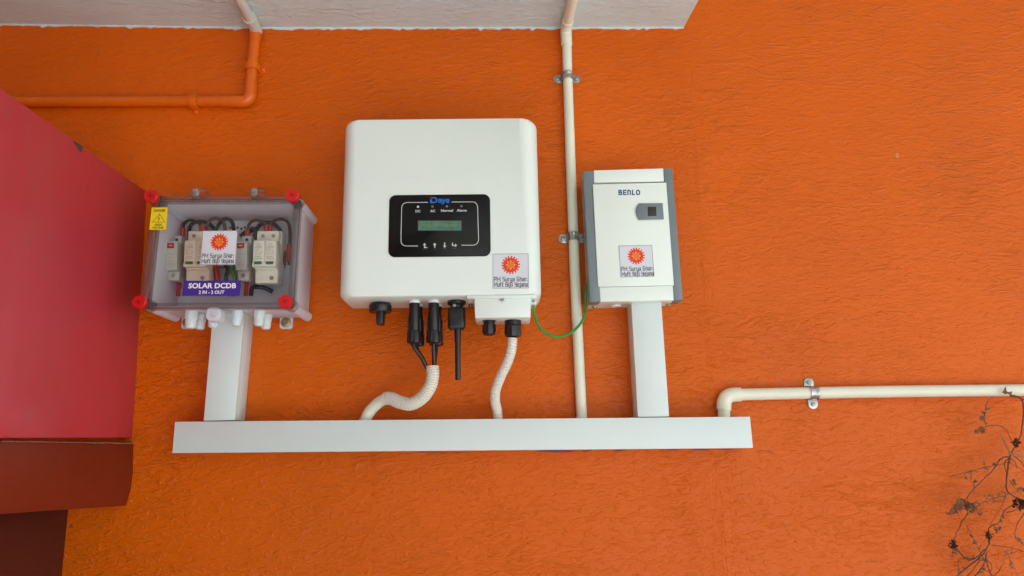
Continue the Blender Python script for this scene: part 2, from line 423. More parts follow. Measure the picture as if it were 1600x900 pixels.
# ================================================================== THE PLACE
# ground sheet
MB().add([(-300, -300, 0), (300, -300, 0), (300, 300, 0), (-300, 300, 0)], [(0, 1, 2, 3)]).build('ground', M['concrete'])
tag(bpy.data.objects['ground'], kind='structure')

# wall
ZC = P(740, 43, 0).z                 # height of the ceiling slab's underside
XE = P(1068, 43, 0).x                # its right-hand end
_zp = [(P(0, 38, 0).x, P(0, 38, 0).z), (P(408, 43.5, 0).x, P(408, 43.5, 0).z), (XE, P(1068, 43, 0).z)]
def zc(x):
    (a, za), (b, zb), (c, zd) = _zp
    if x < b: return zb+(za-zb)*(x-b)/(a-b)
    return zb+(zd-zb)*(x-b)/(c-b)
wall = thing('plastered_wall', 'orange painted rough plastered house wall behind all the electrical gear', 'wall', (0, 0, 0))
MB().hexa([(-4, 0, -.2), (5, 0, -.2), (5, .23, -.2), (-4, .23, -.2)], [(-4, 0, 2.619), (5, 0, 2.619), (5, .229, 2.619), (-4, .229, 2.619)]).build('plaster_face', M['orange'], wall)
# violet snapped line left along the lower edge of the trunking
mk = MB()
for x0, x1, y0, y1, t in ((645, 700, 706.6, 706.8, 1.0), (705, 735, 707, 707, .6), (835, 905, 705.4, 705.0, 2.6), (910, 925, 704.8, 704.6, 1.4), (958, 976, 704.2, 704, 1.6), (1040, 1062, 703.2, 703.2, .8), (1076, 1110, 703, 703, 1.2), (1118, 1150, 702.8, 702.6, .8), (1180, 1212, 704, 705, .7)):
    t *= .5
    n = 6
    top = []; bot = []
    for i in range(n+1):
        k = i/n; x = x0+(x1-x0)*k; y = y0+(y1-y0)*k; e = math.sin(math.pi*k)**.5*random.uniform(.7, 1.3)
        top.append(P(x, y-t*e-.02, .0012)); bot.append(P(x, y+t*e+.02, .0012))
    mk.add(top+bot, [(i, i+1, n+2+i, n+1+i) for i in range(n)])
mk.build('chalk_mark', M['mark'], wall)
# tiny bits of damaged paint near the lower left
mk = MB()
for (x, y, s) in ((112, 822, 2.6), (109, 824, 1.8), (117, 858, 1.6), (120, 863, 1.4), (115, 878, 2.2), (118, 880, 1.5), (218, 622, 1.6)):
    pts = [P(x+s*random.uniform(.5, 1)*math.cos(a), y+s*random.uniform(.4, 1)*math.sin(a), .001) for a in [i*math.pi/3.5 for i in range(7)]]
    mk.add(pts, [tuple(range(7))])
mk.build('paint_chip', M['chip'], wall)
MB().add([P(1402+3.2*math.cos(a), 243+4.5*math.sin(a), .0008) for a in [i*math.pi/4 for i in range(8)]], [tuple(range(8))]).build('pale_scuff', mat('pale_scuff', (.62, .20, .05), .6), wall)

# ceiling slab, its front is far over the viewer's head
slab = thing('ceiling_slab', 'underside of the beige painted projecting concrete slab along the top', 'ceiling', ((XE-2)/2, -.8, ZC))
N = 60
def slab_edge_x(y): return XE + .006*math.sin(y*30)+(-y)*.055
vsb = []; 
for i in range(13):
    y = -2.2*(i/12); vsb.append((slab_edge_x(y), y))
xm = _zp[1][0]
base = [(-4, -.001), (xm, -.001)]+[(x, y-.001) for x, y in vsb]+[(xm, -2.2), (-4, -2.2)]
k = len(base)
MB().add([(x, y, zc(x)) for x, y in base]+[(x, y, zc(x)+.14) for x, y in base],
         [(0, 1, k-2, k-1), tuple(range(1, k-1)), (k, 2*k-1, 2*k-2, k+1), tuple(reversed(range(k+1, 2*k-1)))]+[(i, (i+1) % k, k+(i+1) % k, k+i) for i in range(k)]).build('slab', M['beige'], slab)
# ragged lip of beige paint dragged on to the wall
vs = []; x = -1.6; pts = []
while x < XE-.002:
    pts.append((x, zc(x)-.0012-.0035*abs(random.gauss(.3, .45))*(1.8 if random.random() < .1 else 1))); x += random.uniform(.004, .014)
pts.append((XE, zc(XE)-.002))
n = len(pts)
MB().add([(x, -.0022, z) for x, z in pts]+[(x, -.0022, zc(x)) for x, z in pts]+[(x, .001, z-.0008) for x, z in pts],
         [(i, i+1, n+i+1, n+i) for i in range(n-1)]+[(i, i+1, 2*n+i+1, 2*n+i) for i in range(n-1)]).build('paint_lip', M['beige'], slab)

# unseen roof overhead, its height and reach set to shade the wall
roof = MB().hexa([(-4, .23, 2.62), (5, .23, 2.62), (5, -3.2, 2.62), (-4, -3.2, 2.62)], [(-4, .23, 2.78), (5, .23, 2.78), (5, -3.2, 2.78), (-4, -3.2, 2.78)]).build('roof_overhang', M['beige'])
sw_ = MB().hexa([(-2.3, -.001, -.1), (-2.1, -.001, -.1), (-2.1, -3.4, -.1), (-2.3, -3.4, -.1)], [(-2.3, -.001, 2.61), (-2.1, -.001, 2.61), (-2.1, -3.4, 2.61), (-2.3, -3.4, 2.61)]).build('side_wall', M['orange'])  # added unseen wall, keeps light off the left so shade falls that way
tag(sw_, 'added unseen orange side wall beyond the left edge, blocking light from the left', 'wall')
tag(roof, 'unseen flat roof overhang above the beige slab, sized to shade the wall', 'roof')

oh = MB().hexa([(-9, -5.2, -.1), (.2, -5.2, -.1), (.2, -9, -.1), (-9, -9, -.1)], [(-9, -5.2, 4.2), (.2, -5.2, 4.2), (.2, -9, 4.2), (-9, -9, 4.2)]).build('added_sky_blocker', mat('sky_blocker_grey', (.22, .22, .20), .85, vary=.15, vscale=1.5))  # added unseen block behind the viewer, cuts sky light from the left half
tag(oh, 'added unseen grey block behind the viewer, hiding part of the sky', 'light blocker')

# ---------------- red enamelled sheet and the steps under it, left edge
def side_plane(a, b):
    pa, pb = P(*a, 0), P(*b, 0); d = (pb-pa).normalized()
    return pa, pb, d.cross(Vector((0, 1, 0))).normalized()
def side_block(name, wl, fl, thick, ext, m, parent=None, wl_extra=(), bevel=.002):
    """wl: wall-side points of the visible side face (px, bottom to top), fl: the matching points at the picture's left border"""
    pa, pb, nrm = side_plane(wl[0], wl[-1])
    A = [P(*q, 0) for q in wl]; B = [PPL(*q, pa, nrm) for q in fl]
    a = [v.copy() for v in A]
    far = []
    for i, v in enumerate(A):
        k = i/(len(A)-1); b = B[0].lerp(B[1], k); 
        far.append(v+(b-v)*(ext/(b-v).length))
    n = len(a)
    off = Vector((-thick, 0, 0))
    vs = a+far+[v+off for v in a]+[v+off for v in far]
    fs = [(i, i+1, n+i+1, n+i) for i in range(n-1)]+[(2*n+i, 3*n+i, 3*n+i+1, 2*n+i+1) for i in range(n-1)]
    fs += [(0, n, 3*n, 2*n), (n-1, 2*n+n-1, 3*n+n-1, n+n-1), tuple([n+i for i in range(n)]+[3*n+i for i in reversed(range(n))]), tuple([i for i in reversed(range(n))]+[2*n+i for i in range(n)])]
    o = MB().add(vs, fs).build(name, m, parent, bevel=bevel)
    return o, pa, nrm, A, B
red = thing('door_panel', 'red enamelled panel with a slanting top edge at the left border', 'door panel', P(207, 684, .3))
o, pa, nrm, A, B = side_block('panel', [(207, 684), (230, 300)], [(0, 685), (0, 137)], .03, .95, M['red'], red)
def on(px, py, off, p0, nr):
    q = PPL(px, py, p0, nr); return q+nr*off*(1 if nr.x > 0 else -1)
MB().hexa([on(x, y, -.001, pa, nrm) for x, y in ((114, 219.5), (129, 229.5), (126, 238), (122, 233))], [on(x, y, .0012, pa, nrm) for x, y in ((114, 219.5), (129, 229.5), (126, 238), (122, 233))]).build('bare_chip', M['chip'], red)

led = thing('painted_ledge', 'brick red painted masonry ledge below the red panel', 'ledge', P(200, 790, .3))
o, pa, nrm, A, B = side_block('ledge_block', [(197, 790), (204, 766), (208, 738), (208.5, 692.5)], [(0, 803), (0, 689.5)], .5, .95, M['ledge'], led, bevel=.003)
# crumbly mortar line along the ledge top
mb = MB(); n = 40; t_ = []; b_ = []
for i in range(n+1):
    x = 206*i/n; yy = 689.4+3.0*(i/n); h_ = random.uniform(.3, 1.3)*(1+.6*(i/n))
    t_.append(on(x, yy-random.uniform(.1, .7), .0026, pa, nrm)); b_.append(on(x, yy+h_, .0022, pa, nrm))
mb.add(t_+b_, [(i, i+1, n+2+i, n+1+i) for i in range(n)])
mb.build('mortar_edge', M['dust'], led)

mar = thing('painted_plinth', 'dark maroon painted plinth in the lower left corner', 'plinth', P(97, 900, .3))
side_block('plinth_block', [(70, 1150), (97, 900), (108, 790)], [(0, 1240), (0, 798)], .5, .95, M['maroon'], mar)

# ---------------- plastic pipes
def pipe_run(name, label, cat, loc, group=None): return thing(name, label, cat, loc, group)
R20 = .0103
# orange painted pipe, upper left
rp = pipe_run('painted_conduit_pipe', 'orange painted conduit pipe bending down and left under the slab, its upper end beige', 'pipe', P(391, 158, 0))
wl_ = .0125; r0 = .0112
MB().tube([P(-60, 159, wl_), P(352, 158.2, wl_)], r0, 20).build('pipe', M['orange_gloss'], rp, True)
corner = P(389.5, 157.5, wl_)
mb = MB(); mb.tube([P(357, 158.2, wl_)], r0) if 0 else None
pth = smooth([P(350, 158.2, wl_), P(372, 158.4, wl_), P(384, 157.5, wl_), P(390.2, 151, wl_), P(391.3, 140, wl_), P(392, 128, wl_)], 6)
MB().tube(pth, r0*1.13, 20).build('elbow', M['orange_gloss'], rp, True)
MB().tube([P(391.8, 130, wl_), P(398, 63, wl_)], r0, 20).build('pipe', M['orange_gloss'], rp, True)
j = P(400, 52, wl_); jc = Vector((j.x, j.y, zc(P(400, 45, 0).x)-.0125))
far1 = PZ(373.5, -1, zc(P(400, 45, 0).x)-.0125); dirc = (far1-jc).normalized()
MB().tube([P(397.6, 66, wl_), P(399.6, 47, wl_)], r0*1.12, 20).build('socket', M['orange_gloss'], rp, True)
MB().tube(smooth([P(399.6, 47.5, wl_), j*.35+jc*.65, jc+dirc*.012, jc+dirc*.04], 6), r0*1.12, 20).build('elbow', M['beige_gloss'], rp, True)
tag(bpy.data.objects['elbow.001'], label='beige painted elbow where the pipe turns on to the slab')
MB().tube([jc+dirc*.038, jc+dirc*.045], r0*1.28, 20).build('collar', M['beige_gloss'], rp, True)
MB().tube([jc+dirc*.03, jc+dirc*1.2], r0*.96, 20).build('pipe', M['beige_gloss'], rp, True)

# cream pipe running down behind the distribution box
rc = pipe_run('conduit_pipe', 'long cream conduit pipe running down the wall from slab to trunking', 'pipe', P(909, 651, 0))
wc = .013
MB().tube(smooth([P(885.5, 62, wc), P(887, 122, wc), P(891.5, 250, wc), P(897.8, 420, wc), P(903.5, 540, wc), P(909, 656, wc)], 8), R20*.98, 22).build('pipe', M['cream'], rc, True)
MB().tube([P(885.3, 70, wc), P(884.7, 56, wc)], R20*1.14, 22).build('socket', M['cream'], rc, True)
j = P(884.4, 52, wc); jc = Vector((j.x, j.y, zc(P(885, 45, 0).x)-.013)); fr = PZ(895, -1, zc(P(885, 45, 0).x)-.013); dd = (fr-jc).normalized()
MB().tube(smooth([P(884.8, 58, wc), P(884.5, 51, wc), jc+Vector((0, 0, -.004))+dd*.004, jc+dd*.02, jc+dd*.034], 6), R20*1.16, 22).build('elbow', M['cream'], rc, True)
MB().tube([jc+dd*.03, jc+dd*1.3], R20, 22).build('pipe', M['cream'], rc, True)

# cream pipe to the right
rr_ = pipe_run('conduit_pipe', 'cream conduit pipe leaving the trunking with an elbow toward the right border', 'pipe', P(1131, 650, 0))
MB().tube(smooth([P(1150, 616.6, wc), P(1260, 614.2, wc), P(1400, 611.6, wc), P(1600, 609.6, wc), P(1760, 608.6, wc)], 4), .0112, 22).build('pipe', M['cream'], rr_, True)
MB().tube(smooth([P(1157, 616.3, wc), P(1146, 616.8, wc), P(1136, 620, wc), P(1131.5, 629, wc), P(1130.8, 641, wc)], 6), .0136, 22).build('elbow', M['cream'], rr_, True)
MB().tube([P(1131, 636, wc), P(1131.3, 656, wc)], .0114, 22).build('pipe', M['cream'], rr_, True)

# metal saddles
def saddle(cpx, cpy, axis, R, wpipe, label, ear_w=.0095, ears=(.0185, .0185), off=0.0, m=M['zinc'], wide=.0084, group='steel pipe clamps', name='pipe_clamp', painted=False):
    c = P(cpx, cpy, wpipe); c0 = Vector((c.x, 0, c.z))
    t = Vector(axis).normalized(); s = Vector((t.z, 0, -t.x)); y = Vector((0, -1, 0))
    th = thing(name, label, 'pipe clamp', c0, group)
    # ribbed band over the pipe
    prof = [(-1, 0), (-.95, .35), (-.55, .5), (-.3, .1), (-.12, .1), (.12, .1), (.3, .1), (.55, .5), (.95, .35), (1, 0)] if not painted else [(-1, 0), (-.9, 1), (-.3, 1.1), (.3, 1.1), (.9, 1), (1, 0)]
    vs = []; n = 20; k = len(prof)
    for i in range(n+1):
        a = math.pi*(i/n)
        for (q, h) in prof:
            rad = R+.0009+.0032*h
            base = s*math.cos(a)*rad + y*(wpipe+math.sin(a)*rad)
            if i in (0, n): base = s*math.cos(a)*rad+y*.001
            vs.append(c0+base+t*(q*wide))
    MB().add(vs, [(i*k+j, (i+1)*k+j, (i+1)*k+j+1, i*k+j+1) for i in range(n) for j in range(k-1)]).build('band', m, th, True, 60)
    for sg, L in ((1, ears[0]), (-1, ears[1])):
        if not L: continue
        # ear tab: rounded end
        o = []
        for i in range(9):
            a = -math.pi/2+math.pi*i/8; o.append((R+L-ear_w*.9+math.cos(a)*ear_w*.9, math.sin(a)*ear_w))
        o = [(R-.001, -ear_w)]+o+[(R-.001, ear_w)]; k2 = len(o)
        vs = [c0+s*sg*a+t*(b+off*sg)+y*h for h in (.0004, .0022) for a, b in o]
        MB().add(vs, [tuple(range(k2)), tuple(reversed(range(k2, 2*k2)))]+[(i, (i+1) % k2, k2+(i+1) % k2, k2+i) for i in range(k2)]).build('ear', m, th, bevel=.0004)
        pc = c0+s*sg*(R+L*.52)+t*off*sg
        MB().tube([pc+y*.002, pc+y*.0042, pc+y*.0052], [.0042, .0040, .0022], 14).build('screw', M['screw'] if not painted else m, th, True)
    return th
vdir = (P(890, 200, 0)-P(900, 500, 0)); hdir = P(1600, 609.6, 0)-P(1260, 614, 0)
saddle(886.3, 119, vdir, R20, wc, 'steel clamp on the cream pipe just under the slab')
saddle(895.6, 370, vdir, R20, wc, 'steel clamp on the cream pipe beside the grey-sided box')
saddle(1270.5, 613.8, hdir, .0112, wc, 'steel clamp on the cream pipe at right', off=.002)
saddle(394, 105, P(391, 158, 0)-P(398, 63, 0), r0, wl_, 'orange painted clip on the upright length of the orange pipe', .0065, (.010, .014), m=M['orange_gloss'], wide=.0080, group='orange painted pipe clips', name='pipe_clip', painted=True)
saddle(304, 158.6, (1, 0, 0), r0, wl_, 'orange painted clip on the level length of the orange pipe', .0065, (.012, .003), m=M['orange_gloss'], wide=.0085, group='orange painted pipe clips', name='pipe_clip', painted=True)

# ---------------- white trunking
def trunking(label, TL, TR, BR, BL, d, loc):
    t = thing('cable_trunking', label, 'cable trunking', loc, 'white cable trunking')
    q = [P(*c, d) for c in (TL, TR, BR, BL)]
    base = [Vector((v.x, -.0005, v.z)) for v in q]; mid = [Vector((v.x, -(d-.010), v.z)) for v in q]
    MB().hexa(base, mid).build('channel', M['trunk'], t, bevel=.0008)
    c = sum(q, Vector())/4
    m2 = [Vector((v.x, -(d-.0096), v.z)) for v in q]
    ex = [(v-c).normalized()*.0006 for v in q]
    MB().hexa([v+e for v, e in zip(m2, ex)], [v+e for v, e in zip(q, ex)]).build('cover', M['trunk'], t, bevel=.0011)
    return t
trunking('long horizontal white trunking across the wall below the inverter', (273.5, 659), (1171.5, 651), (1176.3, 700), (269.5, 708), .060, P(720, 680, 0))
trunking('upright white trunking rising to the transparent box', (333.5, 478), (382.5, 478), (366.5, 656), (318, 657.5), .055, P(345, 656, 0))
trunking('upright white trunking rising to the grey-sided box', (985.8, 462), (1032.5, 462), (1045.5, 650.4), (996.8, 651.4), .055, P(1020, 650, 0))

# ---------------- sun sticker
def sun_sticker(F, parent, TL, TR, BR, BL, w_, label=None, ec=None, er=14.5, t1=None, t2=None):
    st = pxquad(F, TL, TR, BR, BL, w_, w_+.0003).build('sticker', M['paper'], parent)
    if label: tag(st, label=label)
    S = Frame(TL, TR, BR, BL, w_+.0003); w1 = w_+.0005
    mb = MB(); e = .0006
    ribbon(mb, S, [(S.u0+e, S.v0+e), (S.u1-e, S.v0+e), (S.u1-e, S.v1-e), (S.u0+e, S.v1-e)], .0007, w1, True)
    mb.build('border', M['inkgrey'], st)
    cu, cv = S.px(*ec, w1); r = er*mpp(w1)
    mb = MB(); k = 40
    vs = []
    for i in range(18):      # gear
        for a, q in ((-.40, .80), (-.36, 1), (.36, 1), (.40, .80)):
            an = 2*math.pi*(i+a*.5*1.35)/18+.08; vs.append(S.to(cu+r*q*math.cos(an), cv+r*q*math.sin(an), w1))
    vs.append(S.to(cu, cv, w1)); nn = len(vs)-1
    fs = [(i, i+1, i+2, i+3) for i in range(0, nn, 4)]+[((i), (i+3), nn) for i in range(0, nn, 4)]+[(i+3, (i+4) % nn, nn) for i in range(0, nn, 4)]
    mb.add(vs, fs).build('emblem', M['sun_red'], st)
    mb = MB(); vs = [S.to(cu+r*(.58 if i % 2 == 0 else .33)*math.cos(math.pi*i/8), cv+r*(.58 if i % 2 == 0 else .33)*math.sin(math.pi*i/8), w1+.0001) for i in range(16)]
    mb.add(vs+[S.to(cu, cv, w1+.0001)], [(i, (i+1) % 16, 16) for i in range(16)]).build('star', M['sun_yel'], st)
    mb = MB(); g = r*.11
    for i in range(-1, 2):
        for jx in range(-1, 2):
            x, y = cu+i*g*1.9, cv+jx*g*1.9; h = g*.62
            ribbon(mb, S, [(x-h, y-h), (x+h, y-h), (x+h, y+h), (x-h, y+h)], g*.45, w1+.0002, True)
    mb.build('motif', M['sun_red'], st)
    for s_, (a, b, y0, y1) in (('PM Surya Ghar:', t1), ('Muft Bijli Yojana', t2)):
        ua, vb = S.px(a, y1, w1); ub, vt = S.px(b, y0, w1); v0 = S.px((a+b)/2, y1, w1)[1]; v1 = S.px((a+b)/2, y0, w1)[1]
        strokes(S, s_, ua, ub, v0, v1, w1, .15, .32).build('lettering', M['ink'], st)

# ================================================================== INVERTER
FI = Frame((539.5, 186.5), (839, 184), (845, 462), (532, 466), .145)
inv = thing('solar_inverter', 'large white solar inverter with black display panel in the middle of the wall', 'inverter', FI.to(0, FI.v0, .0))
u0, u1, v0, v1 = FI.u0, FI.u1, FI.v0, FI.v1
mb = MB(); rg = [(.045, .002, .001), (.050, 0, 0), (.112, 0, 0)]
for i in range(1, 9):
    a = math.pi/2*i/8; rg.append((.112+.033*math.sin(a), .026*(1-math.cos(a)), .0035*(1-math.cos(a))))
shell(mb, FI, u0-.0062, u1+.0012, v0, v1+.002, .014, rg, 7)
mb.build('housing', M['white'], inv, True, 30)
# heat sink behind the cover
mb = MB()
for i in range(18):
    a = u0+.03+(u1-u0-.06)*i/17
    mb.hexa([FI.to(a-.0015, v0+.012, .004), FI.to(a+.0015, v0+.012, .004), FI.to(a+.0015, v1-.02, .004), FI.to(a-.0015, v1-.02, .004)],
            [FI.to(a-.0015, v0+.012, .0445), FI.to(a+.0015, v0+.012, .0445), FI.to(a+.0015, v1-.02, .0445), FI.to(a-.0015, v1-.02, .0445)])
mb.build('heat_sink', M['grille'], inv)
# faint scratch on the cover
mb = MB(); ribbon(mb, FI, [FI.px(*q, .1453) for q in ((632, 275), (640, 277), (648, 276.5), (656, 278))], .0008, .1453); mb.build('scratch', M['paper'], inv)
# display panel
pu0, pv1 = FI.px(608.3, 304.2, .1465); pu1, _ = FI.px(765.6, 303, .1465); _, pv0 = FI.px(687, 401, .1465); _, pv1 = FI.px(687, 304, .1465)
pan = plate(FI, pu0, pu1, pv0, pv1, .012, .1445, .1465, .0006).build('display_panel', M['panel'], inv, True)
w1 = .1468
def FP(x, y): return FI.px(x, y, w1)
def Z4(x, y): return FP(590+x/8, 290+y/8)
mb = MB(); lw = .0013
def arc(c0, c1, corner, k=6): # quadratic corner
    return [tuple((1-t)**2*a+2*t*(1-t)*b+t*t*c for a, b, c in zip(c0, corner, c1)) for t in [i/k for i in range(k+1)]]
l1 = [(625, 209), (375, 211)]+arc((375, 211), (300, 290), (302, 211))[1:]+[(292, 680)]+arc((292, 680), (365, 755), (292, 755))[1:]+[(500, 755)]
l2 = [(930, 205), (1180, 203)]+arc((1180, 203), (1251, 285), (1250, 202))[1:]+[(1262, 665)]+arc((1262, 665), (1180, 745), (1262, 745))[1:]+[(1050, 745)]
for l_ in (l1, l2):
    mb = MB(); ribbon(mb, FI, [Z4(*q) for q in l_], lw, w1); mb.build('frame_line', M['line'], pan)
# brand lettering: blue D with a red dot, then e y e
mb = MB(); bw = .0023
for i, st in enumerate(([(672, 178), (672, 210), (720, 210), (738, 196), (738, 166), (722, 152), (690, 152)], [(664, 213), (664, 178)],
           [(760, 192), (792, 192), (790, 178), (776, 171), (762, 176), (757, 192), (764, 208), (792, 210)],
           [(808, 173), (822, 206)], [(842, 173), (822, 222), (808, 226)],
           [(856, 192), (890, 192), (888, 178), (874, 171), (860, 176), (853, 192), (862, 208), (890, 210)])):
    ribbon(mb, FI, [Z4(*q) for q in st], bw*.9, w1+.00001*i)
mb.build('logo_lettering', M['blueprint'], pan)
u_, v_ = Z4(668, 153); circ(FI, u_, v_, w1-.0002, w1, .0013, 10).build('logo_dot', M['redprint'], pan)
mb = MB()
for x, y in ((505, 265), (686, 262), (865, 260), (1047, 258)):
    u_, v_ = Z4(x, y); o = circ(FI, u_, v_, .1464, .1474, .0021, 14).build('indicator_lamp', M['inkgrey'] if x > 600 else M['line'], pan)
for s_, x0, x1, y in (('DC', 474, 536, 320), ('AC', 657, 720, 317), ('Normal', 792, 943, 313), ('Alarm', 988, 1112, 311)):
    a, b = Z4(x0, y+15), Z4(x1, y-16); text(FI, s_, a[0], b[0], Z4((x0+x1)/2, y+15)[1], Z4((x0+x1)/2, y-17)[1], w1, .025).build('lettering', M['line'], pan)
def z4quad(x0, y0, x1, y1, wa, wb, m_, name, skew=0):
    return pxquad(FI, (590+x0/8, 290+y0/8), (590+x1/8, 290+y0/8-skew), (590+x1/8, 290+y1/8-skew), (590+x0/8, 290+y1/8), wa, wb).build(name, m_, pan)
z4quad(500, 433, 1052, 566, .1464, .1467, M['darkgap'], 'screen_surround')
z4quad(510, 441, 1045, 559, .1464, .1470, M['lcd'], 'screen')
z4quad(512, 443, 765, 557, .1464, .1471, M['lcd2'], 'screen_reflection_zone') if 0 else None
mb = MB()
for r_ in range(2):
    for c_ in range(14):
        if random.random() < .72:
            x = 530+c_*36; y = 468+r_*50; ribbon(mb, FI, [Z4(x, y+28), Z4(x, y), Z4(x+18, y), Z4(x+18, y+random.choice((14, 28)))], .0005, .1472)
mb.build('screen_characters', mat('lcd_digit', (.02, .07, .045), .3), pan)
# four arrow keys
def arrow(cx, cy, kind):
    mb = MB(); s = 1
    def q(pts, k): mb.add([FI.to(*Z4(cx+a, cy+b), w1+k*.00001) for a, b in pts], [tuple(range(len(pts)))])
    if kind == 'up': q([(-22, -5), (0, -34), (22, -5)], 0); q([(-7, -5), (7, -5), (7, 30), (-7, 30)], 1)
    if kind == 'down': q([(-22, 5), (0, 34), (22, 5)], 0); q([(-7, 5), (7, 5), (7, -34), (-7, -34)], 1)
    if kind == 'back': q([(-26, -5), (-5, -34), (16, -5)], 0); q([(-12, -5), (2, -5), (2, 30), (-12, 30)], 1); q([(2, 18), (28, 18), (28, 30), (2, 30)], 2)
    if kind == 'enter': q([(10, -20), (36, 3), (10, 26)], 0); q([(-28, -3), (10, -3), (10, 10), (-28, 10)], 1); q([(-28, -30), (-15, -30), (-15, -3), (-28, -3)], 2)
    mb.build('arrow_key', M['line'], pan)
for cx, cy, k_ in ((592, 750, 'back'), (714, 748, 'up'), (838, 745, 'down'), (958, 744, 'enter')): arrow(cx, cy, k_)
mb = MB()
for cx, cy in ((590, 795), (714, 793), (838, 790), (962, 787)):
    for t in range(5): ribbon(mb, FI, [Z4(cx-20+t*9, cy-3), Z4(cx-20+t*9, cy+3)], .0004, w1)
mb.build('tiny_lettering', M['inkgrey'], pan)
sun_sticker(FI, inv, (769.7, 396.4), (825.7, 396), (826.3, 450.6), (769.7, 450.8), .1448, 'white sticker with a sun emblem at the lower right of the cover', (798, 414), 15.2, (772.2, 824, 433, 439.2), (772.2, 824, 441.4, 447.6))

# things under the inverter
def zdown(px, py, w_, dy_list, rl, n=20, flute=None):
    """vertical lathe: starts at pixel (px,py) at depth w_; dy_list = metres down"""
    a = P(px, py, w_); d = (FI.ez*-1)
    return MB().tube([a+d*q for q in dy_list], rl, n, flute=flute)
vb = FI.v0
def under(u_px, w_, prof, n=20, flute=None, start=0.0):
    """lathe hanging from the inverter's bottom face. prof: (metres down, radius)"""
    u_, _ = FI.px(u_px, 475, w_)
    return MB().tube([FI.to(u_, vb-q-start, w_) for q, r in prof], [r for q, r in prof], n, flute=flute)
# rotary isolator
sw = under(594.5, .095, [(-.002, .017), (.004, .0195), (.005, .0205), (.0145, .0205), (.017, .019)], 28).build('isolator_switch', M['black'], inv, True)
u_, _ = FI.px(595, 490, .095)
a, b = .0068, .0042
q0 = [FI.to(u_-a, vb-.012, .095-.016), FI.to(u_+a, vb-.012, .095-.016), FI.to(u_+a, vb-.012, .095+.016), FI.to(u_-a, vb-.012, .095+.016)]
q1 = [FI.to(u_-b*1.4, vb-.040, .095-.012), FI.to(u_+b*1.4, vb-.040, .095-.012), FI.to(u_+b*1.4, vb-.040, .095+.014), FI.to(u_-b*1.4, vb-.040, .095+.014)]
MB().hexa(q0, q1).build('handle', M['black'], sw, bevel=.0015)
# wording embossed on the bottom plate
class FB:   # horizontal frame on the underside
    def to(s, u, v, w_): return FI.to(u, vb-.0002-w_, v)
mb = MB()
for x0, x1, wv in ((552, 572, .062), (582, 600, .122), (636, 640, .075), (664, 668, .11), (700, 703, .085)):
    ua = FI.px(x0, 475, wv)[0]; ub = FI.px(x1, 475, wv)[0]; k = int((ub-ua)/.0022)
    for i in range(k): ribbon(mb, FB(), [(ua+i*.0022, wv-.001), (ua+i*.0022, wv+.001)], .0009, .0)
mb.build('small_print', M['inkgrey'], inv)['kind'] = 'stuff'
# PV connectors: two rows of two
cabs = []
for wv, row in ((.112, 'front'), (.078, 'rear')):
    for i, px_ in enumerate((647.6, 677.6)):
        px2 = px_ if row == 'front' else px_+5.0*0+.6
        u_ = FI.px(px_, 475, .112)[0]+(.0018 if row == 'rear' else 0)
        sc = under(0, wv, [(0, .001)], 3) if 0 else None
        col_ = MB().tube([FI.to(u_, vb+.001, wv), FI.to(u_, vb-.0045, wv)], .0098, 20).build('socket_collar', M['socket'], inv, True)
        th = thing('cable_plug', '%s black plug of the %s row under the inverter' % (('left', 'right')[i], row), 'cable plug', FI.to(u_, vb-.004, wv), 'black plugs under the inverter')
        Y = FI
        MB().tube([FI.to(u_, vb-q, wv) for q in (.004, .0055, .012, .0125, .021, .022, .052, .056)], [.0092, .0100, .0100, .0092, .0092, .0100, .0100, .0088], 20).build('plug_body', M['black'], th, True)
        for sg in (-1, 1):   # latch arms
            uu = u_+sg*.0104
            MB().hexa([FI.to(uu-.0012, vb-.030, wv-.003), FI.to(uu+.0012, vb-.030, wv-.003), FI.to(uu+.0012, vb-.030, wv+.003), FI.to(uu-.0012, vb-.030, wv+.003)],
                      [FI.to(uu-.0012, vb-.056, wv-.003), FI.to(uu+.0016, vb-.056, wv-.003), FI.to(uu+.0016, vb-.056, wv+.003), FI.to(uu-.0012, vb-.056, wv+.003)]).build('latch', M['black'], th, bevel=.0005)
        MB().tube([FI.to(u_, vb-q, wv) for q in (.055, .058, .074, .0765, .078)], [.0108, .0124, .0132, .012, .008], 24, flute=(1, 2)).build('nut', M['black'], th, True, 20)
        tip = FI.to(u_, vb-.077, wv)
        end = P(668 if i == 0 else 678.5, 577, .100 if row == 'front' else .090)
        mid = tip+Vector((0, 0, -.012)); md2 = tip.lerp(end, .55)+Vector((.000, 0, 0))
        MB().tube(smooth([tip+Vector((0, 0, .006)), tip+Vector((0, 0, -.006)), md2, end], 8), .0036 if row == 'front' else .0033, 12).build('cable', M['black'], th, True)
# communication stick
th = thing('wireless_stick', 'black wireless stick with long thin antenna under the inverter', 'antenna', P(714, 470, .1))
wv = .105; u_ = FI.px(713.6, 475, wv)[0]
MB().tube([FI.to(u_, vb-q, wv) for q in (-.001, .002, .0055, .008)], [.0165, .0172, .0165, .0125], 24).build('coupling_nut', M['black'], th, True)
MB().tube([FI.to(u_, vb-q, wv) for q in (.007, .012, .014)], [.0118, .0118, .0122], 20).build('neck', M['black'], th, True)
MB().tube([FI.to(u_-.0035, vb-.010, wv+.0105), FI.to(u_-.0035, vb-.010, wv+.0135)], .0028, 12).build('screw', M['zinc'], th, True)
mb = MB()
class FD:
    def to(s, u, v, w_): return FI.to(u_+u, vb-w_, wv+v)
shell(mb, FD(), -.0158, .0158, -.010, .010, .006, [(.013, .001, .001), (.0145, 0, 0), (.046, 0, 0), (.0495, .0012, .0012), (.0525, .004, .004)], 5)
mb.build('stick_body', M['black'], th, True, 40)
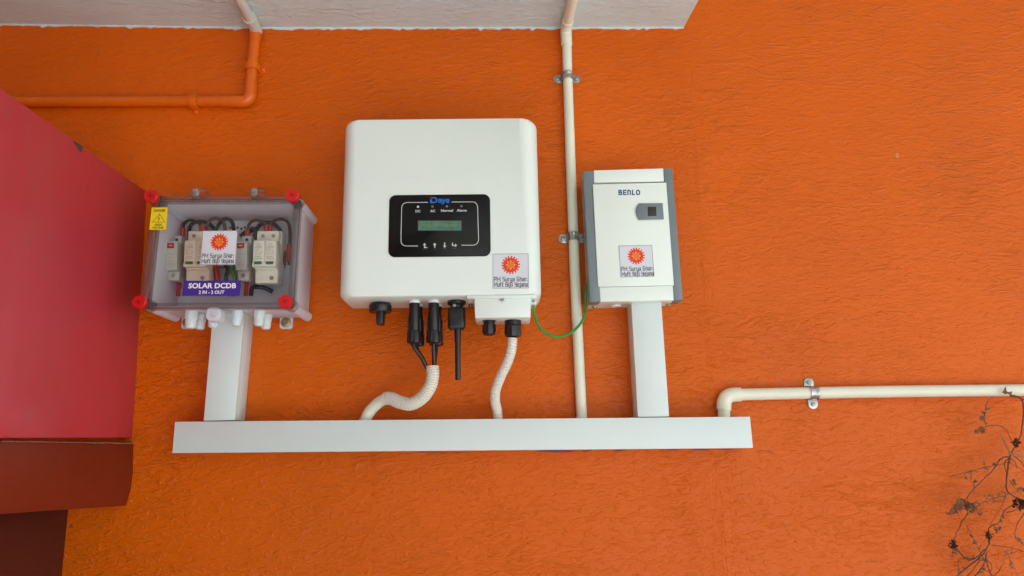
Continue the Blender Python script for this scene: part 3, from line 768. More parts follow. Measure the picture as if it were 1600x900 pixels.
MB().tube([FI.to(u_+.0018, vb-q, wv) for q in (.051, .056, .072, .076, .141, .143)], [.0062, .0062, .0057, .0052, .0050, .0040], 18).build('antenna_rod', M['black'], th, True)
# wiring cover
wc0 = thing('wiring_cover', 'white wiring cover box with two black cable glands at the inverter bottom right', 'terminal cover', P(785, 485, .1))
a0 = FI.px(730, 465, .147)[0]; a1 = FI.px(839.5, 465, .147)[0]; fv = FI.px(785, 466.5, .147)[1]; fv1 = FI.px(785, 461.6, .147)[1]
pxquad(FI, (729.5, 461.5), (839, 460.6), (839, 465.6), (729.5, 466.2), .070, .147).build('flange', M['white'], wc0, bevel=.0008)
pxquad(FI, (741, 465.5), (829.5, 465.2), (829, 496), (742, 497), .074, .143).build('cover_box', M['white'], wc0, bevel=.0022)
u_, v_ = FI.px(784, 467, .1435); circ(FI, u_, v_, .142, .1462, .0042, 14).build('screw', M['screw'], wc0, True)
u_, v_ = FI.px(833.5, 472.5, .12); 
pxquad(FI, (829, 466), (838, 465.6), (838, 474.5), (829, 475), .085, .13).build('earth_lug', M['white'], wc0, bevel=.001)
circ(FI, u_, v_, .12, .133, .0026, 12).build('earth_screw', M['screw'], wc0, True)
mb = MB()
for x in (733, 737, 741):
    mb.hexa([FI.to(FI.px(x, 475, .1)[0]+e, vb-f, .085) for e, f in ((-.001, .001), (.001, .001), (.001, .009), (-.001, .009))], [FI.to(FI.px(x, 475, .1)[0]+e, vb-f, .10) for e, f in ((-.001, .001), (.001, .001), (.001, .009), (-.001, .009))])
mb.build('vent_fin', M['grille'], wc0)
bz = P(785, 496, .143)
def gl(px_, py_, w_, prof, name, n=20, flute=None, m_=M['black'], parent=wc0):
    a = P(px_, py_, w_)
    return MB().tube([a-FI.ez*q for q, r in prof], [r for q, r in prof], n, flute=flute).build(name, m_, parent, True, 25)
gl(764.2, 498.5, .112, [(-.004, .0125), (.000, .0135), (.004, .0135), (.0042, .0102), (.010, .0102), (.0105, .0122), (.022, .0126), (.028, .0105), (.030, .0065)], 'cable_gland', 18, (5, 6))
gl(801.3, 499.5, .112, [(-.006, .0145), (.004, .0152), (.0105, .0152), (.0108, .0142), (.012, .0150), (.024, .0158), (.031, .0135), (.032, .009)], 'cable_gland', 20, (5, 6))
# flexible conduits
def flex(name, label, pts, rib_end, R_, Rs, loc, n=18):
    th = thing(name, label, 'flexible conduit', loc, 'white flexible conduits')
    path = resample(smooth(pts, 10), .00052)
    k = int(len(path)*rib_end); rad = []
    for i in range(k):
        ph = i % 8; rad.append(R_*(1.0, 1.0, 1.0, .985, .90, .855, .90, .985)[ph])
    MB().tube(path[:k], rad, n, True).build('ribbed_hose', M['corr'], th, True, 80)
    if rib_end < 1: MB().tube(smooth(path[k-4::20]+[path[-1]], 3), Rs, n).build('smooth_sleeve', M['cream'], th, True)
    return th
Z6 = lambda x, y, w_: P(530+x/5, 520+y/5, w_)
flex('flexible_conduit', 'white ribbed conduit curling left from the two solar cables to the trunking',
     [Z6(727, 262, .10), Z6(731, 335, .10), Z6(710, 420, .097), Z6(650, 505, .09), Z6(560, 555, .082), Z6(470, 540, .072), Z6(410, 514, .062), Z6(355, 516, .052), Z6(290, 560, .044), Z6(235, 620, .038), Z6(195, 700, .034)], .70, .0120, .0107, P(566, 656, 0))
flex('flexible_conduit', 'white ribbed conduit dropping from the right black gland to the trunking',
     [Z6(1352, 40, .112), Z6(1346, 130, .11), Z6(1312, 235, .10), Z6(1262, 340, .085), Z6(1224, 440, .068), Z6(1218, 530, .052), Z6(1235, 610, .040), Z6(1242, 690, .036)], 1.0, .0092, .009, P(778, 652, 0))
# earth wire
th = thing('earth_wire', 'green earth wire looping from the inverter to the grey-sided box', 'wire', P(833, 478, .1))
MB().tube(smooth([P(833.5, 474, .118), P(834.5, 487, .112), P(838, 501, .10), P(844, 512, .09), P(854, 521, .078), P(868, 526, .065), P(882, 524, .052), P(895, 518, .045), P(906, 507, .04), P(913, 494, .036), P(915.5, 478, .030), P(915, 460, .022), P(917.5, 443, .018), P(924, 434, .015)], 8), .0025, 12).build('wire', M['wire_green'], th, True)

# ================================================================== GREY-SIDED BOX
FBX = Frame((911, 267.5), (1050.5, 262.5), (1067, 468.5), (922, 472.5), .080)
bx = thing('distribution_box', 'white and grey-sided electrical distribution box right of the inverter', 'electrical box', FBX.to(0, FBX.v0, 0))
BX = lambda *q, w0, w1: pxquad(FBX, *q, w0, w1)
BX((914, 268.5), (1037, 264.5), (1053.5, 466.5), (924, 470.8), w0=.0, w1=.0745).build('back_case', M['boxwhite'], bx, bevel=.001)
o = BX((911, 267.5), (927.5, 266.9), (938.5, 470.9), (922, 472.4), w0=.050, w1=.080).build('side_panel', M['boxgrey'], bx, bevel=.0012)
BX((1036.5, 263.1), (1050.5, 262.5), (1067, 468.5), (1053, 469.2), w0=.040, w1=.080).build('side_panel', M['boxgrey'], bx, bevel=.0012)
BX((927.8, 266), (1036.4, 263), (1037.6, 283.6), (928.4, 285.4), w0=.05, w1=.0792).build('top_strip', M['boxwhite'], bx, bevel=.0008)
BX((937, 449), (1051.8, 446.6), (1053, 469), (938.2, 471.4), w0=.05, w1=.0792).build('bottom_strip', M['boxwhite'], bx, bevel=.0008)
BX((925, 287.5), (1040.6, 284.5), (1052.4, 446.5), (932.4, 448.6), w0=.05, w1=.0765).build('door_recess', M['darkgap'], bx)
# grey returns beside the door are notched: door overlaps the strips a little
door = BX((926.4, 287.8), (1041, 285), (1053, 445.6), (934.6, 447.9), w0=.0768, w1=.0835).build('door', M['boxwhite'], bx, bevel=.0009)
# latch
lt0 = [(998, 317.8), (1035.5, 317.4), (1037.3, 342.8), (998, 343.6), (994.6, 337), (993.2, 331), (994.2, 324)]
a = [P(x, y, .0835) for x, y in lt0]; b = [P(x, y, .0862) for x, y in lt0]; n = len(a)
ltc = MB().add(a+b, [tuple(range(n)), tuple(reversed(range(n, 2*n)))]+[(i, (i+1) % n, n+(i+1) % n, n+i) for i in range(n)]).build('latch', M['boxgrey'], door, bevel=.0006)
mb = MB(); F2 = Frame((1011.8, 323), (1025.3, 322.7), (1026, 337.5), (1012.2, 337.9), .0864)
BXq = pxquad(FBX, (1011.8, 323), (1025.3, 322.7), (1026, 337.5), (1012.2, 337.9), .0835, .0865).build('finger_pull', M['darkgap'], door, bevel=.0005)
pxquad(FBX, (999, 319.4), (1001, 319.4), (1000, 342), (998, 342), .086, .0868).build('latch_groove', M['darkgap'], door) if 0 else None
S = Frame((966, 297), (1001, 297), (1001, 304), (966, 304), .0838)
strokes(S, 'BENLO', S.px(967.2, 304, .0838)[0], S.px(999.3, 304, .0838)[0], S.px(983, 303.9, .0838)[1], S.px(983, 297.4, .0838)[1], .0838, .27, .52).build('lettering', M['navy'], door)
sun_sticker(FBX, door, (966.6, 383.7), (1018.7, 382.9), (1022.7, 432), (969.6, 433.6), .0836, 'white sticker with a sun emblem on the lower part of the door', (994, 400), 14.2, (971, 1020, 416.8, 422.6), (971.8, 1021, 424.8, 430.6)) if 0 else None
BO = MB()
def bott(px_, py_, w_, r, m_, name, par, flat=False, h=.004):
    # round thing on the bottom face (axis vertical)
    a = P(px_, py_, w_); a.z = FBX.to(0, FBX.v0, w_).z + (a.x-FBX.to(0, 0, 0).x)*FBX.ex.z/max(.1, FBX.ex.x)+.0015
    return MB().tube([a, a-Vector((0, 0, h))], [r, r*.8], 16).build(name, m_, par, True)
for px_ in (929, 1044.5): bott(px_, 478, .035, .0052, M['brass'], 'screw', bx)
bott(962, 477, .036, .011, M['boxwhite'], 'knockout', bx, h=.0022)
sun_sticker(FBX, bx, (966.6, 383.7), (1018.7, 382.9), (1022.7, 432), (969.6, 433.6), .0838, 'white sticker with a sun emblem on the lower part of the door', (994, 400), 14.2, (971, 1020, 416.8, 422.6), (971.8, 1021, 424.8, 430.6))

# ================================================================== TRANSPARENT DC BOX
LD = .140
FD_ = Frame((236.5, 304), (467.5, 304), (456.5, 480.5), (216.5, 482), LD)
dc = thing('solar_junction_box', 'lilac white junction box with transparent lid and four red knobs at left', 'electrical box', FD_.to(0, FD_.v0, 0))
u0, u1, v0, v1 = FD_.u0, FD_.u1, FD_.v0, FD_.v1
i_ = .004; th_ = .0035
def walls(F, u0, u1, v0, v1, t, w0, w1):
    mb = MB()
    O = [(u0, v0), (u1, v0), (u1, v1), (u0, v1)]; I = [(u0+t, v0+t), (u1-t, v0+t), (u1-t, v1-t), (u0+t, v1-t)]
    vs = [F.to(a, b, w_) for w_ in (w0, w1) for a, b in O]+[F.to(a, b, w_) for w_ in (w0, w1) for a, b in I]
    fs = [(i, (i+1) % 4, 4+(i+1) % 4, 4+i) for i in range(4)]+[(8+i, 12+i, 12+(i+1) % 4, 8+(i+1) % 4) for i in range(4)]
    fs += [(4+i, 4+(i+1) % 4, 12+(i+1) % 4, 12+i) for i in range(4)]+[(i, 8+i, 8+(i+1) % 4, (i+1) % 4) for i in range(4)]
    return mb.add(vs, fs)
walls(FD_, u0+.006, u1-.006, v0+.006, v1-.006, th_, .012, .112).build('side_wall', M['enc'], dc, bevel=.0006)
plate(FD_, u0+.0062, u1-.0062, v0+.0062, v1-.0062, 0, .009, .0128).build('back_panel', M['enc'], dc)
# flange at the mouth of the base
walls(FD_, u0+.002, u1-.002, v0+.002, v1-.002, .0072, .110, .1155).build('rim_flange', M['enc'], dc, bevel=.0008)
# corner posts
kn = [(239, 303.3), (451.6, 302), (217.6, 464.3), (438, 462.3)]
KW = .158
for i, (kx, ky) in enumerate(kn):
    uu, vv = FD_.px(kx, ky, KW)
    su = 1 if kx > 350 else -1; sv = 1 if ky < 400 else -1
    pu = u1-.008 if su > 0 else u0+.008; pv = v1-.008 if sv > 0 else v0+.008
    MB().tube([FD_.to(pu+su*.000, pv+sv*.0, .012), FD_.to(pu, pv, .112)], .0095, 18).build('corner_post', M['enc'], dc, True)
    # clear boss then red knob
    MB().tube([FD_.to(pu, pv, .113), FD_.to(pu, pv, .146)], [.0118, .0112], 20).build('knob_boss', M['rim'], dc, True)
    k_ = MB().tube([FD_.to(pu, pv, q) for q in (.142, .1455, .151, .157, .159)], [.0085, .0105, .0122, .0122, .0108], 28).build('lid_knob', M['knob'], dc, True, 30)
    Fk = FD_
    mb = MB(); c_, s_ = math.cos(.15*i+.1), math.sin(.15*i+.1); L = .0046
    ribbon(mb, Fk, [(pu-L*c_, pv-L*s_), (pu+L*c_, pv+L*s_)], .0014, .1592); ribbon(mb, Fk, [(pu+L*s_, pv-L*c_), (pu-L*s_, pv+L*c_)], .0014, .15925)
    mb.build('cross_slot', M['knobdark'], k_)
# lid: rim ring + flat pane
def ring(mb, F, loops):
    """loops of (outline inset, w); joined in order and closed back on the first"""
    k = None; vs = []
    for ins, w_ in loops:
        o = rr_outline(u0+ins, u1-ins, v0+ins, v1-ins, max(.003, .014-ins), 5); k = len(o); vs += [F.to(a, b, w_) for a, b in o]
    n = len(loops)
    mb.add(vs, [(i*k+j, i*k+(j+1) % k, ((i+1) % n)*k+(j+1) % k, ((i+1) % n)*k+j) for i in range(n) for j in range(k)])
mb = MB(); ring(mb, FD_, [(0, .1157), (0, .136), (.0018, LD), (.0075, LD), (.0085, .1375), (.0095, .1365), (.0105, .1345), (.0105, .1157)])
lid = mb.build('clear_lid', M['rim'], dc, True, 50)
plate(FD_, u0+.0106, u1-.0106, v0+.0106, v1-.0106, .004, .1345, .1365).build('pane', M['lid'], lid)
# dust seal seen through the rim
walls(FD_, u0+.0035, u1-.0035, v0+.0035, v1-.0035, .002, .1156, .1172).build('gasket', mat('grey_gasket', (.30, .29, .30), .6), lid)
# hinge lugs on top and the clasp at the bottom
for px_ in (311, 402.5):
    uu = FD_.px(px_, 296, .118)[0]
    lg = MB().hexa([FD_.to(uu+a, v1+b-.001, .106) for a, b in ((-.012, 0), (.016, 0), (.016, .020), (-.012, .020))], [FD_.to(uu+a, v1+b-.001, .127) for a, b in ((-.010, 0), (.015, 0), (.015, .0195), (-.010, .0195))]).build('hinge_lug', M['rim'], dc, bevel=.0025)
    MB().hexa([FD_.to(uu+a, v1+b, .110) for a, b in ((-.011, 0), (-.002, 0), (-.002, .019), (-.011, .019))], [FD_.to(uu+a, v1+b, .119) for a, b in ((-.011, 0), (-.002, 0), (-.002, .019), (-.011, .019))]).build('hinge_tab', M['frost'], lg, bevel=.001)
    MB().tube([FD_.to(uu-.017, v1+.011, .117), FD_.to(uu-.003, v1+.011, .117)], .0038, 12).build('hinge_pin', M['rim'], lg, True)
mb = MB(); uu = FD_.px(337, 488, .12)[0]
shell(mb, FD_, uu-.0135, uu+.0125, v0-.021, v0+.004, .009, [(.108, 0, 0), (.128, 0, 0), (.130, .0015, .0015)], 5)
cl_ = mb.build('clasp', M['enc'], dc, True)
circ(FD_, uu+.002, v0-.010, .129, .1325, .0042, 14).build('clasp_pin', M['frost'], cl_, True)
# mounting feet on the wall
for px_ in (293.5, 447):
    uu, vv = FD_.px(px_, 504, .006); mb = MB()
    shell(mb, FD_, uu-.0125, uu+.0125, vv-.0125, vv+.045, .006, [(.001, 0, 0), (.006, 0, 0), (.007, .001, .001)], 4); ft = mb.build('mounting_foot', M['enc'], dc, True)
    MB().tube([FD_.to(uu, vv, .006), FD_.to(uu, vv, .0085), FD_.to(uu, vv, .0095)], [.0098, .0095, .008], 20).build('washer', M['brass'], ft, True)
    MB().tube([FD_.to(uu, vv, .009), FD_.to(uu, vv, .0135)], [.0048, .0042], 6).build('bolt_head', M['brass'], ft)
# glands below
def dgl(px_, w_, k, r):
    uu = FD_.px(px_, 495, w_)[0]; b0 = v0+.006
    MB().tube([FD_.to(uu, b0-q*k, w_) for q in (-.002, .006, .0065, .012, .013, .023, .0262, .027)], [r, r, r*1.05, r*1.05, r*.93, r*.90, r*.72, r*.45], 16, flute=(2, 3)).build('cable_gland', M['gland'], dc, True, 22)
for px_, w_, k, r in ((299, .085, 1.25, .0108), (370.3, .085, 1.1, .0100), (405.3, .085, 1.1, .0098), (314, .042, 1.05, .0098), (334, .055, 1.0, .0098), (416.5, .042, 1.05, .0098)): dgl(px_, w_, k, r)
# stickers on the lid
ws = LD-.0035+.0002
ys = pxquad(FD_, (237, 324), (262.2, 324), (259, 359.4), (233.2, 359), LD+.0001, LD+.0004).build('sticker', M['yellow'], lid)
tag(ys, label='yellow warning sticker at the upper left corner of the lid')
def ytx(s_, x0, x1, y0, y1, bold=.03): 
    w_ = LD+.0006; a = FD_.px(x0, (y0+y1)/2, w_)[0]; b = FD_.px(x1, (y0+y1)/2, w_)[0]
    return text(FD_, s_, a, b, FD_.px((x0+x1)/2, y1, w_)[1], FD_.px((x0+x1)/2, y0, w_)[1], w_, bold)
def join_mb(name, m_, parent, l_):
    mb = MB()
    for q in l_: mb.add(q.v, q.f)
    return mb.build(name, m_, parent)
for q_ in [ytx('DANGER', 240.5, 258.5, 327, 331), ytx('HIGH', 242, 252.5, 349.5, 353), ytx('VOLTAGE', 238, 255.5, 354, 357.4)]: q_.build('warning_lettering', M['ink'], lid)
mb = MB(); w_ = LD+.0006
ribbon(mb, FD_, [FD_.px(*q, w_) for q in ((249.2, 334), (257.2, 347.2), (238.2, 347))], .0007, w_, True)
ribbon(mb, FD_, [FD_.px(*q, w_) for q in ((249.5, 336), (246.5, 341.5), (249.5, 341), (247, 345.8))], .0009, w_+.0001)
mb.build('warning_triangle', M['ink'], lid)
bs = pxquad(FD_, (287, 438.6), (376.6, 438.2), (374.2, 462), (284.5, 462.4), LD-.003, LD-.0027).build('sticker', M['violet'], lid)
tag(bs, label='violet sticker reading SOLAR DCDB at the bottom of the lid')
w_ = LD-.0024
def dtx(s_, x0, x1, y0, y1, bold):
    a = FD_.px(x0, (y0+y1)/2, w_)[0]; b = FD_.px(x1, (y0+y1)/2, w_)[0]
    return text(FD_, s_, a, b, FD_.px((x0+x1)/2, y1, w_)[1], FD_.px((x0+x1)/2, y0, w_)[1], w_, bold)
for q_ in [dtx('SOLAR DCDB', 294.4, 369, 442.2, 450.6, .035), dtx('2 IN - 2 OUT', 310.5, 350.5, 453.8, 459.4, .03)]: q_.build('sticker_lettering', M['whiteprint'], lid)
sun_sticker(FD_, lid if 0 else dc, (317, 360.4), (371.6, 360), (368, 413.8), (312, 414), LD-.003, 'white sticker with a sun emblem in the middle of the lid', (342.5, 378.2), 14.5, (315.6, 365.6, 396.4, 402.4), (315, 365.2, 404.6, 410.8))

# ---- devices on the rail inside
rail = thing('mounting_rail', 'steel rail carrying the devices inside the transparent box', 'rail', FD_.to(0, 0, .02))
ra = P(255, 404, .03); rb_ = P(445, 404, .03)
mb = MB()
for z0, z1, y0, y1 in ((-.0175, .0175, .022, .023), (-.0175, -.013, .023, .029), (.013, .0175, .023, .029)):
    mb.hexa([Vector((ra.x, -y0, ra.z+z0)), Vector((rb_.x, -y0, rb_.z+z0)), Vector((rb_.x, -y0, rb_.z+z1)), Vector((ra.x, -y0, ra.z+z1))],
            [Vector((ra.x, -y1, ra.z+z0)), Vector((rb_.x, -y1, rb_.z+z0)), Vector((rb_.x, -y1, rb_.z+z1)), Vector((ra.x, -y1, ra.z+z1))])
mb.build('rail_profile', M['zinc'], rail)
# perforated inner lip
mb = MB()
for i, (px_, py_) in enumerate(((371.5, 355.8), (377, 357.5), (382.7, 355.4), (394, 355.6), (360, 356))):
    c = P(px_, py_, .0135); mb.tube([c, c+Vector((0, -.0006, 0))], .0022, 10)
mb.build('screw_hole', M['darkgap'], dc)
def fuse(x0, x1, label, cx):
    # nose x0..x1 at y377..422, w .085
    th = thing('fuse_holder', label, 'fuse holder', P((x0+x1)/2, 410, .03), 'narrow grey fuse holders')
    m_ = M['dev_grey']
    pxquad(None, (x0+9, 368.5), (x1+6.5, 368.2), (x1+5, 439), (x0+4, 439), .030, .052).build('base', m_, th, bevel=.0008)
    pxquad(None, (x0, 377.5), (x1, 377.2), (x1-1.2, 421.5), (x0-.2, 422), .052, .080).build('front', m_, th, bevel=.001)
    pxquad(None, (x0+3.6, 423), (x1+2.4, 423), (x1+2.2, 438), (x0+3.6, 438), .050, .066).build('terminal_cover', m_, th, bevel=.001)
    pxquad(None, (x0+2.2, 379.8), (x0+13, 379.6), (x0+12.8, 387.8), (x0+2, 388), .080, .0804).build('red_label', M['redlabel'], th)
    F = Frame((x0, 377), (x1, 377), (x1, 422), (x0, 422), .0806)
    mb = MB()
    for y in (383.5,): ribbon(mb, F, [F.px(x0+5.5, y, .0806), F.px(x0+9.5, y, .0806)], .0012, .0806)
    mb.build('label_mark', M['whiteprint'], th)
    mb = MB()
    for y, a, b in ((397, 3, 15), (402, 4, 7), (407.5, 4, 12), (411, 3, 14), (413.5, 3, 14), (416, 3, 14)): ribbon(mb, F, [F.px(x0+a, y, .0806), F.px(x0+b, y, .0806)], .0005, .0806)
    mb.build('small_print', M['devline'], th)
    F = Frame((x0, 423), (x1, 423), (x1, 440), (x0, 440), .067)
    u_, v_ = F.px(x0+11.5, 430.5, .0665); circ(F, u_, v_, .0655, .0668, .0036, 12).build('screw', M['screw'], th, True)
    F = Frame((x0, 368), (x1, 368), (x1, 375), (x0, 375), .052)
    u_, v_ = F.px(x0+17, 374.5, .0525); circ(F, u_, v_, .0515, .0526, .0030, 12).build('screw_hole', M['darkgap'], th)
fuse(259, 277.2, 'grey fuse holder with red label at the far left inside the transparent box', 0)
fuse(368.5, 386.2, 'grey fuse holder with red label between the two surge protectors', 0)
def spd(x0, m_, label):
    th = thing('surge_protector', label, 'surge protector', P(x0+17, 415, .03), 'double surge protectors')
    W = 37
    pxquad(None, (x0+13, 361), (x0+W+9.5, 360.8), (x0+W+4, 441), (x0+6, 441), .030, .054).build('base', m_, th, bevel=.0008)
    pxquad(None, (x0+7.4, 361), (x0+W+4.4, 360.8), (x0+W+3.4, 377), (x0+6.8, 377), .050, .066).build('terminal_block', m_, th, bevel=.001)
    for k in range(2):
        a = x0+k*18.3
        c = pxquad(None, (a+1.5, 375.8), (a+18.9, 375.6), (a+18.0, 410), (a, 410), .060, .088).build('cartridge', m_, th, bevel=.0009)
        F = Frame((a+1, 376), (a+19, 376), (a+18, 411), (a, 411), .0885)
        mb = MB(); qq = [(a+2.0, 409.2), (a+13.6, 409.2), (a+13.4, 412.2), (a+1.8, 412.2)]
    pxquad(None, (x0-1, 410.2), (x0+36, 410.2), (x0+35.6, 416.2), (x0-1.6, 416.6), .056, .0872).build('cartridge_foot', m_, th, bevel=.0012)
    pxquad(None, (x0+.5, 415), (x0+35, 415), (x0+37, 421.5), (x0+4, 421.5), .052, .076).build('step', m_, th, bevel=.001)
    pxquad(None, (x0+4.4, 421.5), (x0+39.5, 421.5), (x0+38.6, 442), (x0+4, 442), .050, .070).build('terminal_cover', m_, th, bevel=.001)
    F = Frame((x0, 376), (x0+36, 376), (x0+35, 416), (x0, 416), .0885)
    for k in range(2):
        a = x0+k*18.3
        pxquad(None, (a+2.4, 408.4), (a+13.8, 408.2), (a+13.6, 412.4), (a+2.2, 412.6), .087, .0892).build('green_window', M['greenlabel'], th)
        mb = MB()
        for y, q0, q1 in ((381, 7, 11), (384.5, 5, 13), (387, 3, 14), (390, 3, 9), (393.5, 3, 7), (393.5, 11, 15), (396.5, 3, 6), (396.5, 9, 13), (401, 3, 12), (404, 3, 14)):
            ribbon(mb, F, [F.px(a+q0+1, y, .0885), F.px(a+q1+1, y, .0885)], .0005 if y > 385 else .0008, .0885)
        mb.build('small_print', M['inkgrey'], th)
        u_, v_ = F.px(x0+16+k*16.4, 368.6, .0665); circ(F, u_, v_, .0655, .0668, .0036, 14).build('screw', M['screw'], th, True)
    u_, v_ = F.px(x0+29.5, 434.2, .0705); circ(F, u_, v_, .069, .0712, .0040, 14).build('screw', M['screw'], th, True)
spd(287, M['dev_warm'], 'warm beige double surge protector left of the middle inside the transparent box')
spd(394.6, M['dev_cream'], 'cream double surge protector at the right inside the transparent box')
# wires
ZA = lambda x, y, w_: P(190+x/5, 270+y/5, w_)
def wire(label, pts, m_, r=.0030, sleeve=None, cat='wire'):
    th = thing('wire', label, cat, ZA(*pts[0]), 'wires inside the transparent box')
    MB().tube(smooth([ZA(*q) for q in pts], 8), r, 10).build('insulation', m_, th, True)
    if sleeve:
        for sv in sleeve: MB().tube([ZA(*q) for q in sv], r*1.45, 12).build('red_sleeve', M['wire_red'], th, True)
wk = M['wire_black']
wire('black wire arching from the left fuse holder to the beige surge protector', [(475, 500, .040), (476, 440, .042), (490, 395, .045), (535, 370, .05), (590, 385, .052), (630, 420, .052), (640, 470, .05)], wk, .0030, [[(476, 495, .040), (477, 430, .042)], [(632, 408, .052), (642, 462, .05)]])
wire('outer black wire arch behind the left devices', [(530, 540, .030), (527, 450, .030), (550, 400, .030), (600, 382, .032), (660, 388, .032), (720, 430, .03), (740, 500, .03)], wk, .0036)
wire('reddish brown wire arch beside the sun sticker', [(660, 470, .05), (668, 410, .05), (695, 370, .052), (740, 355, .052), (785, 375, .052), (805, 420, .05), (812, 500, .045)], mat('brown_wire', (.07, .022, .018), .45), .0032, [[(622, 408, .05), (628, 455, .05)]])
wire('black wire arch to the right of the sun sticker', [(730, 470, .035), (750, 420, .035), (785, 370, .038), (830, 360, .04), (865, 390, .04), (878, 460, .038), (885, 520, .034)], wk, .0036)
wire('brown wire arch from the second fuse holder to the cream surge protector', [(982, 500, .040), (985, 440, .042), (1005, 390, .045), (1050, 370, .05), (1100, 385, .052), (1130, 430, .05), (1135, 480, .048)], mat('brown_wire', (.06, .02, .016), .45), .0030, [[(982, 495, .040), (985, 448, .042)], [(1128, 415, .052), (1130, 458, .05)]])
wire('outer black wire arch behind the second fuse holder', [(1040, 520, .03), (1050, 450, .03), (1090, 400, .03), (1150, 390, .032), (1200, 410, .032), (1240, 450, .03), (1250, 500, .03)], wk, .0040)
wire('brown wire arch at the upper right inside the transparent box', [(1150, 470, .05), (1160, 430, .05), (1180, 385, .05), (1235, 362, .05), (1290, 378, .05), (1312, 430, .048), (1315, 560, .045), (1308, 720, .04)], mat('brown_wire', (.05, .018, .014), .45), .0032, [[(1160, 418, .05), (1158, 458, .05)], [(1312, 560, .045), (1308, 700, .04)]])
wire('black wire sloping behind the second fuse holder', [(930, 500, .022), (960, 475, .022), (1010, 450, .024), (1060, 440, .024)], wk, .0050)
wire('red wire rising behind the lower middle devices', [(735, 720, .04), (745, 800, .04), (750, 880, .035), (748, 960, .03)], M['wire_red'], .0052)
wire('red wire at the right of the cream surge protector', [(1245, 570, .035), (1250, 620, .035), (1248, 680, .035), (1240, 760, .03)], M['wire_red'], .0052)
wire('red wire below the left fuse holder', [(450, 840, .04), (445, 900, .04), (440, 960, .035)], M['wire_red'], .0040)
wire('red wire below the second fuse holder', [(975, 840, .04), (975, 900, .04), (970, 960, .035)], M['wire_red'], .0040)
wire('green earth wire behind the sun sticker', [(880, 690, .045), (868, 760, .045), (885, 830, .04), (870, 960, .03)], M['wire_green'], .0040)
wire('dark green earth wire twisting below the sun sticker', [(800, 700, .04), (830, 760, .04), (815, 830, .04), (850, 960, .03)], mat('dark_green_wire', (.01, .05, .03), .45), .0040)
wire('black wire bundle at the lower right inside the box', [(1010, 960, .025), (1020, 900, .03), (1060, 890, .035), (1120, 900, .03), (1180, 930, .025)], wk, .0042)

# ================================================================== DRIED PLANT
pl = thing('dried_plant', 'dead climbing plant with thin brown stems and shrivelled leaves at right', 'plant', P(1560, 900, .02))
ZP = lambda x, y, w_: P(1400+x/2.647, 560+y/2.647, w_)
stems = [
 ([(560, 190), (529, 168), (500, 160), (470, 147), (447, 128)], 3.2, .045),
 ([(500, 158), (522, 175), (529, 230), (520, 300), (508, 340), (495, 355), (478, 395)], 4.0, .040),
 ([(405, 160), (378, 178), (369, 225), (371, 280)], 2.0, .030),
 ([(345, 298), (370, 283), (420, 277), (452, 292), (472, 328), (488, 352)], 2.0, .030),
 ([(480, 385), (470, 410), (462, 455), (456, 505), (460, 550), (492, 572), (529, 588), (580, 600)], 4.2, .035),
 ([(475, 406), (438, 412), (402, 458), (350, 510), (312, 553), (283, 592)], 3.2, .040),
 ([(226, 489), (300, 470), (380, 448), (440, 436), (472, 432), (529, 470)], 2.0, .030),
 ([(470, 410), (492, 430), (500, 455)], 2.2, .035),
 ([(305, 628), (350, 600), (400, 580), (450, 568), (500, 550), (560, 540)], 1.8, .030),
 ([(300, 640), (270, 682), (247, 735), (240, 760)], 2.6, .030),
 ([(250, 783), (290, 828), (330, 826), (370, 790), (386, 762), (384, 700), (430, 676), (450, 630), (490, 600)], 3.4, .030),
 ([(455, 638), (495, 626), (515, 618)], 2.6, .035),
 ([(250, 905), (300, 860), (350, 820), (380, 780)], 3.8, .025),
 ([(395, 775), (450, 778), (500, 790), (560, 812)], 2.0, .020),
 ([(443, 815), (480, 806), (504, 798)], 1.6, .020),
 ([(290, 685), (320, 742), (350, 800), (376, 850), (390, 900)], 1.6, .030),
 ([(320, 905), (360, 860), (376, 800)], 3.2, .035),
 ([(374, 812), (378, 850), (400, 905)], 2.8, .025),
 ([(340, 832), (380, 838), (396, 860), (385, 882), (350, 868)], 1.8, .030),
 ([(262, 905), (255, 860), (264, 826), (330, 832)], 1.4, .028),
 ([(468, 500), (480, 520), (504, 552), (529, 572)], 1.3, .030),
 ([(462, 822), (480, 845), (490, 872), (505, 905)], 1.3, .025),
 ([(384, 765), (384, 735)], 3.0, .030),
 ([(474, 400), (450, 440), (462, 480)], 2.2, .05), ([(529, 640), (500, 690), (495, 740), (529, 770)], 2.0, .03), ([(478, 395), (520, 430), (560, 500)], 2.6, .04),
 ([(400, 905), (430, 870), (450, 830)], 1.8, .03), ([(290, 905), (320, 870), (345, 832)], 2.2, .02), ([(462, 555), (430, 620), (388, 690)], 1.4, .03), ([(312, 640), (352, 640), (356, 645)], 1.6, .03), ([(283, 592), (296, 640)], 2.6, .03),
]
mb = MB()
for pts, wd, w_ in stems:
    q = [ZP(x+random.uniform(-1.5, 1.5), y+random.uniform(-1.5, 1.5), w_+random.uniform(-.004, .004)) for x, y in pts]
    s_ = resample(smooth(q, 6), .004)
    s_ = [p+Vector((random.gauss(0, .0004), random.gauss(0, .0004), random.gauss(0, .0004))) for p in s_]
    n = len(s_); r_ = wd*.5*mpp(.03)/2.647*1.75
    mb.tube(s_, [r_*(1-.35*i/n)*random.uniform(.85, 1.15) for i in range(n)], 6)
mb.build('stem', M['stem'], pl, True, 60)
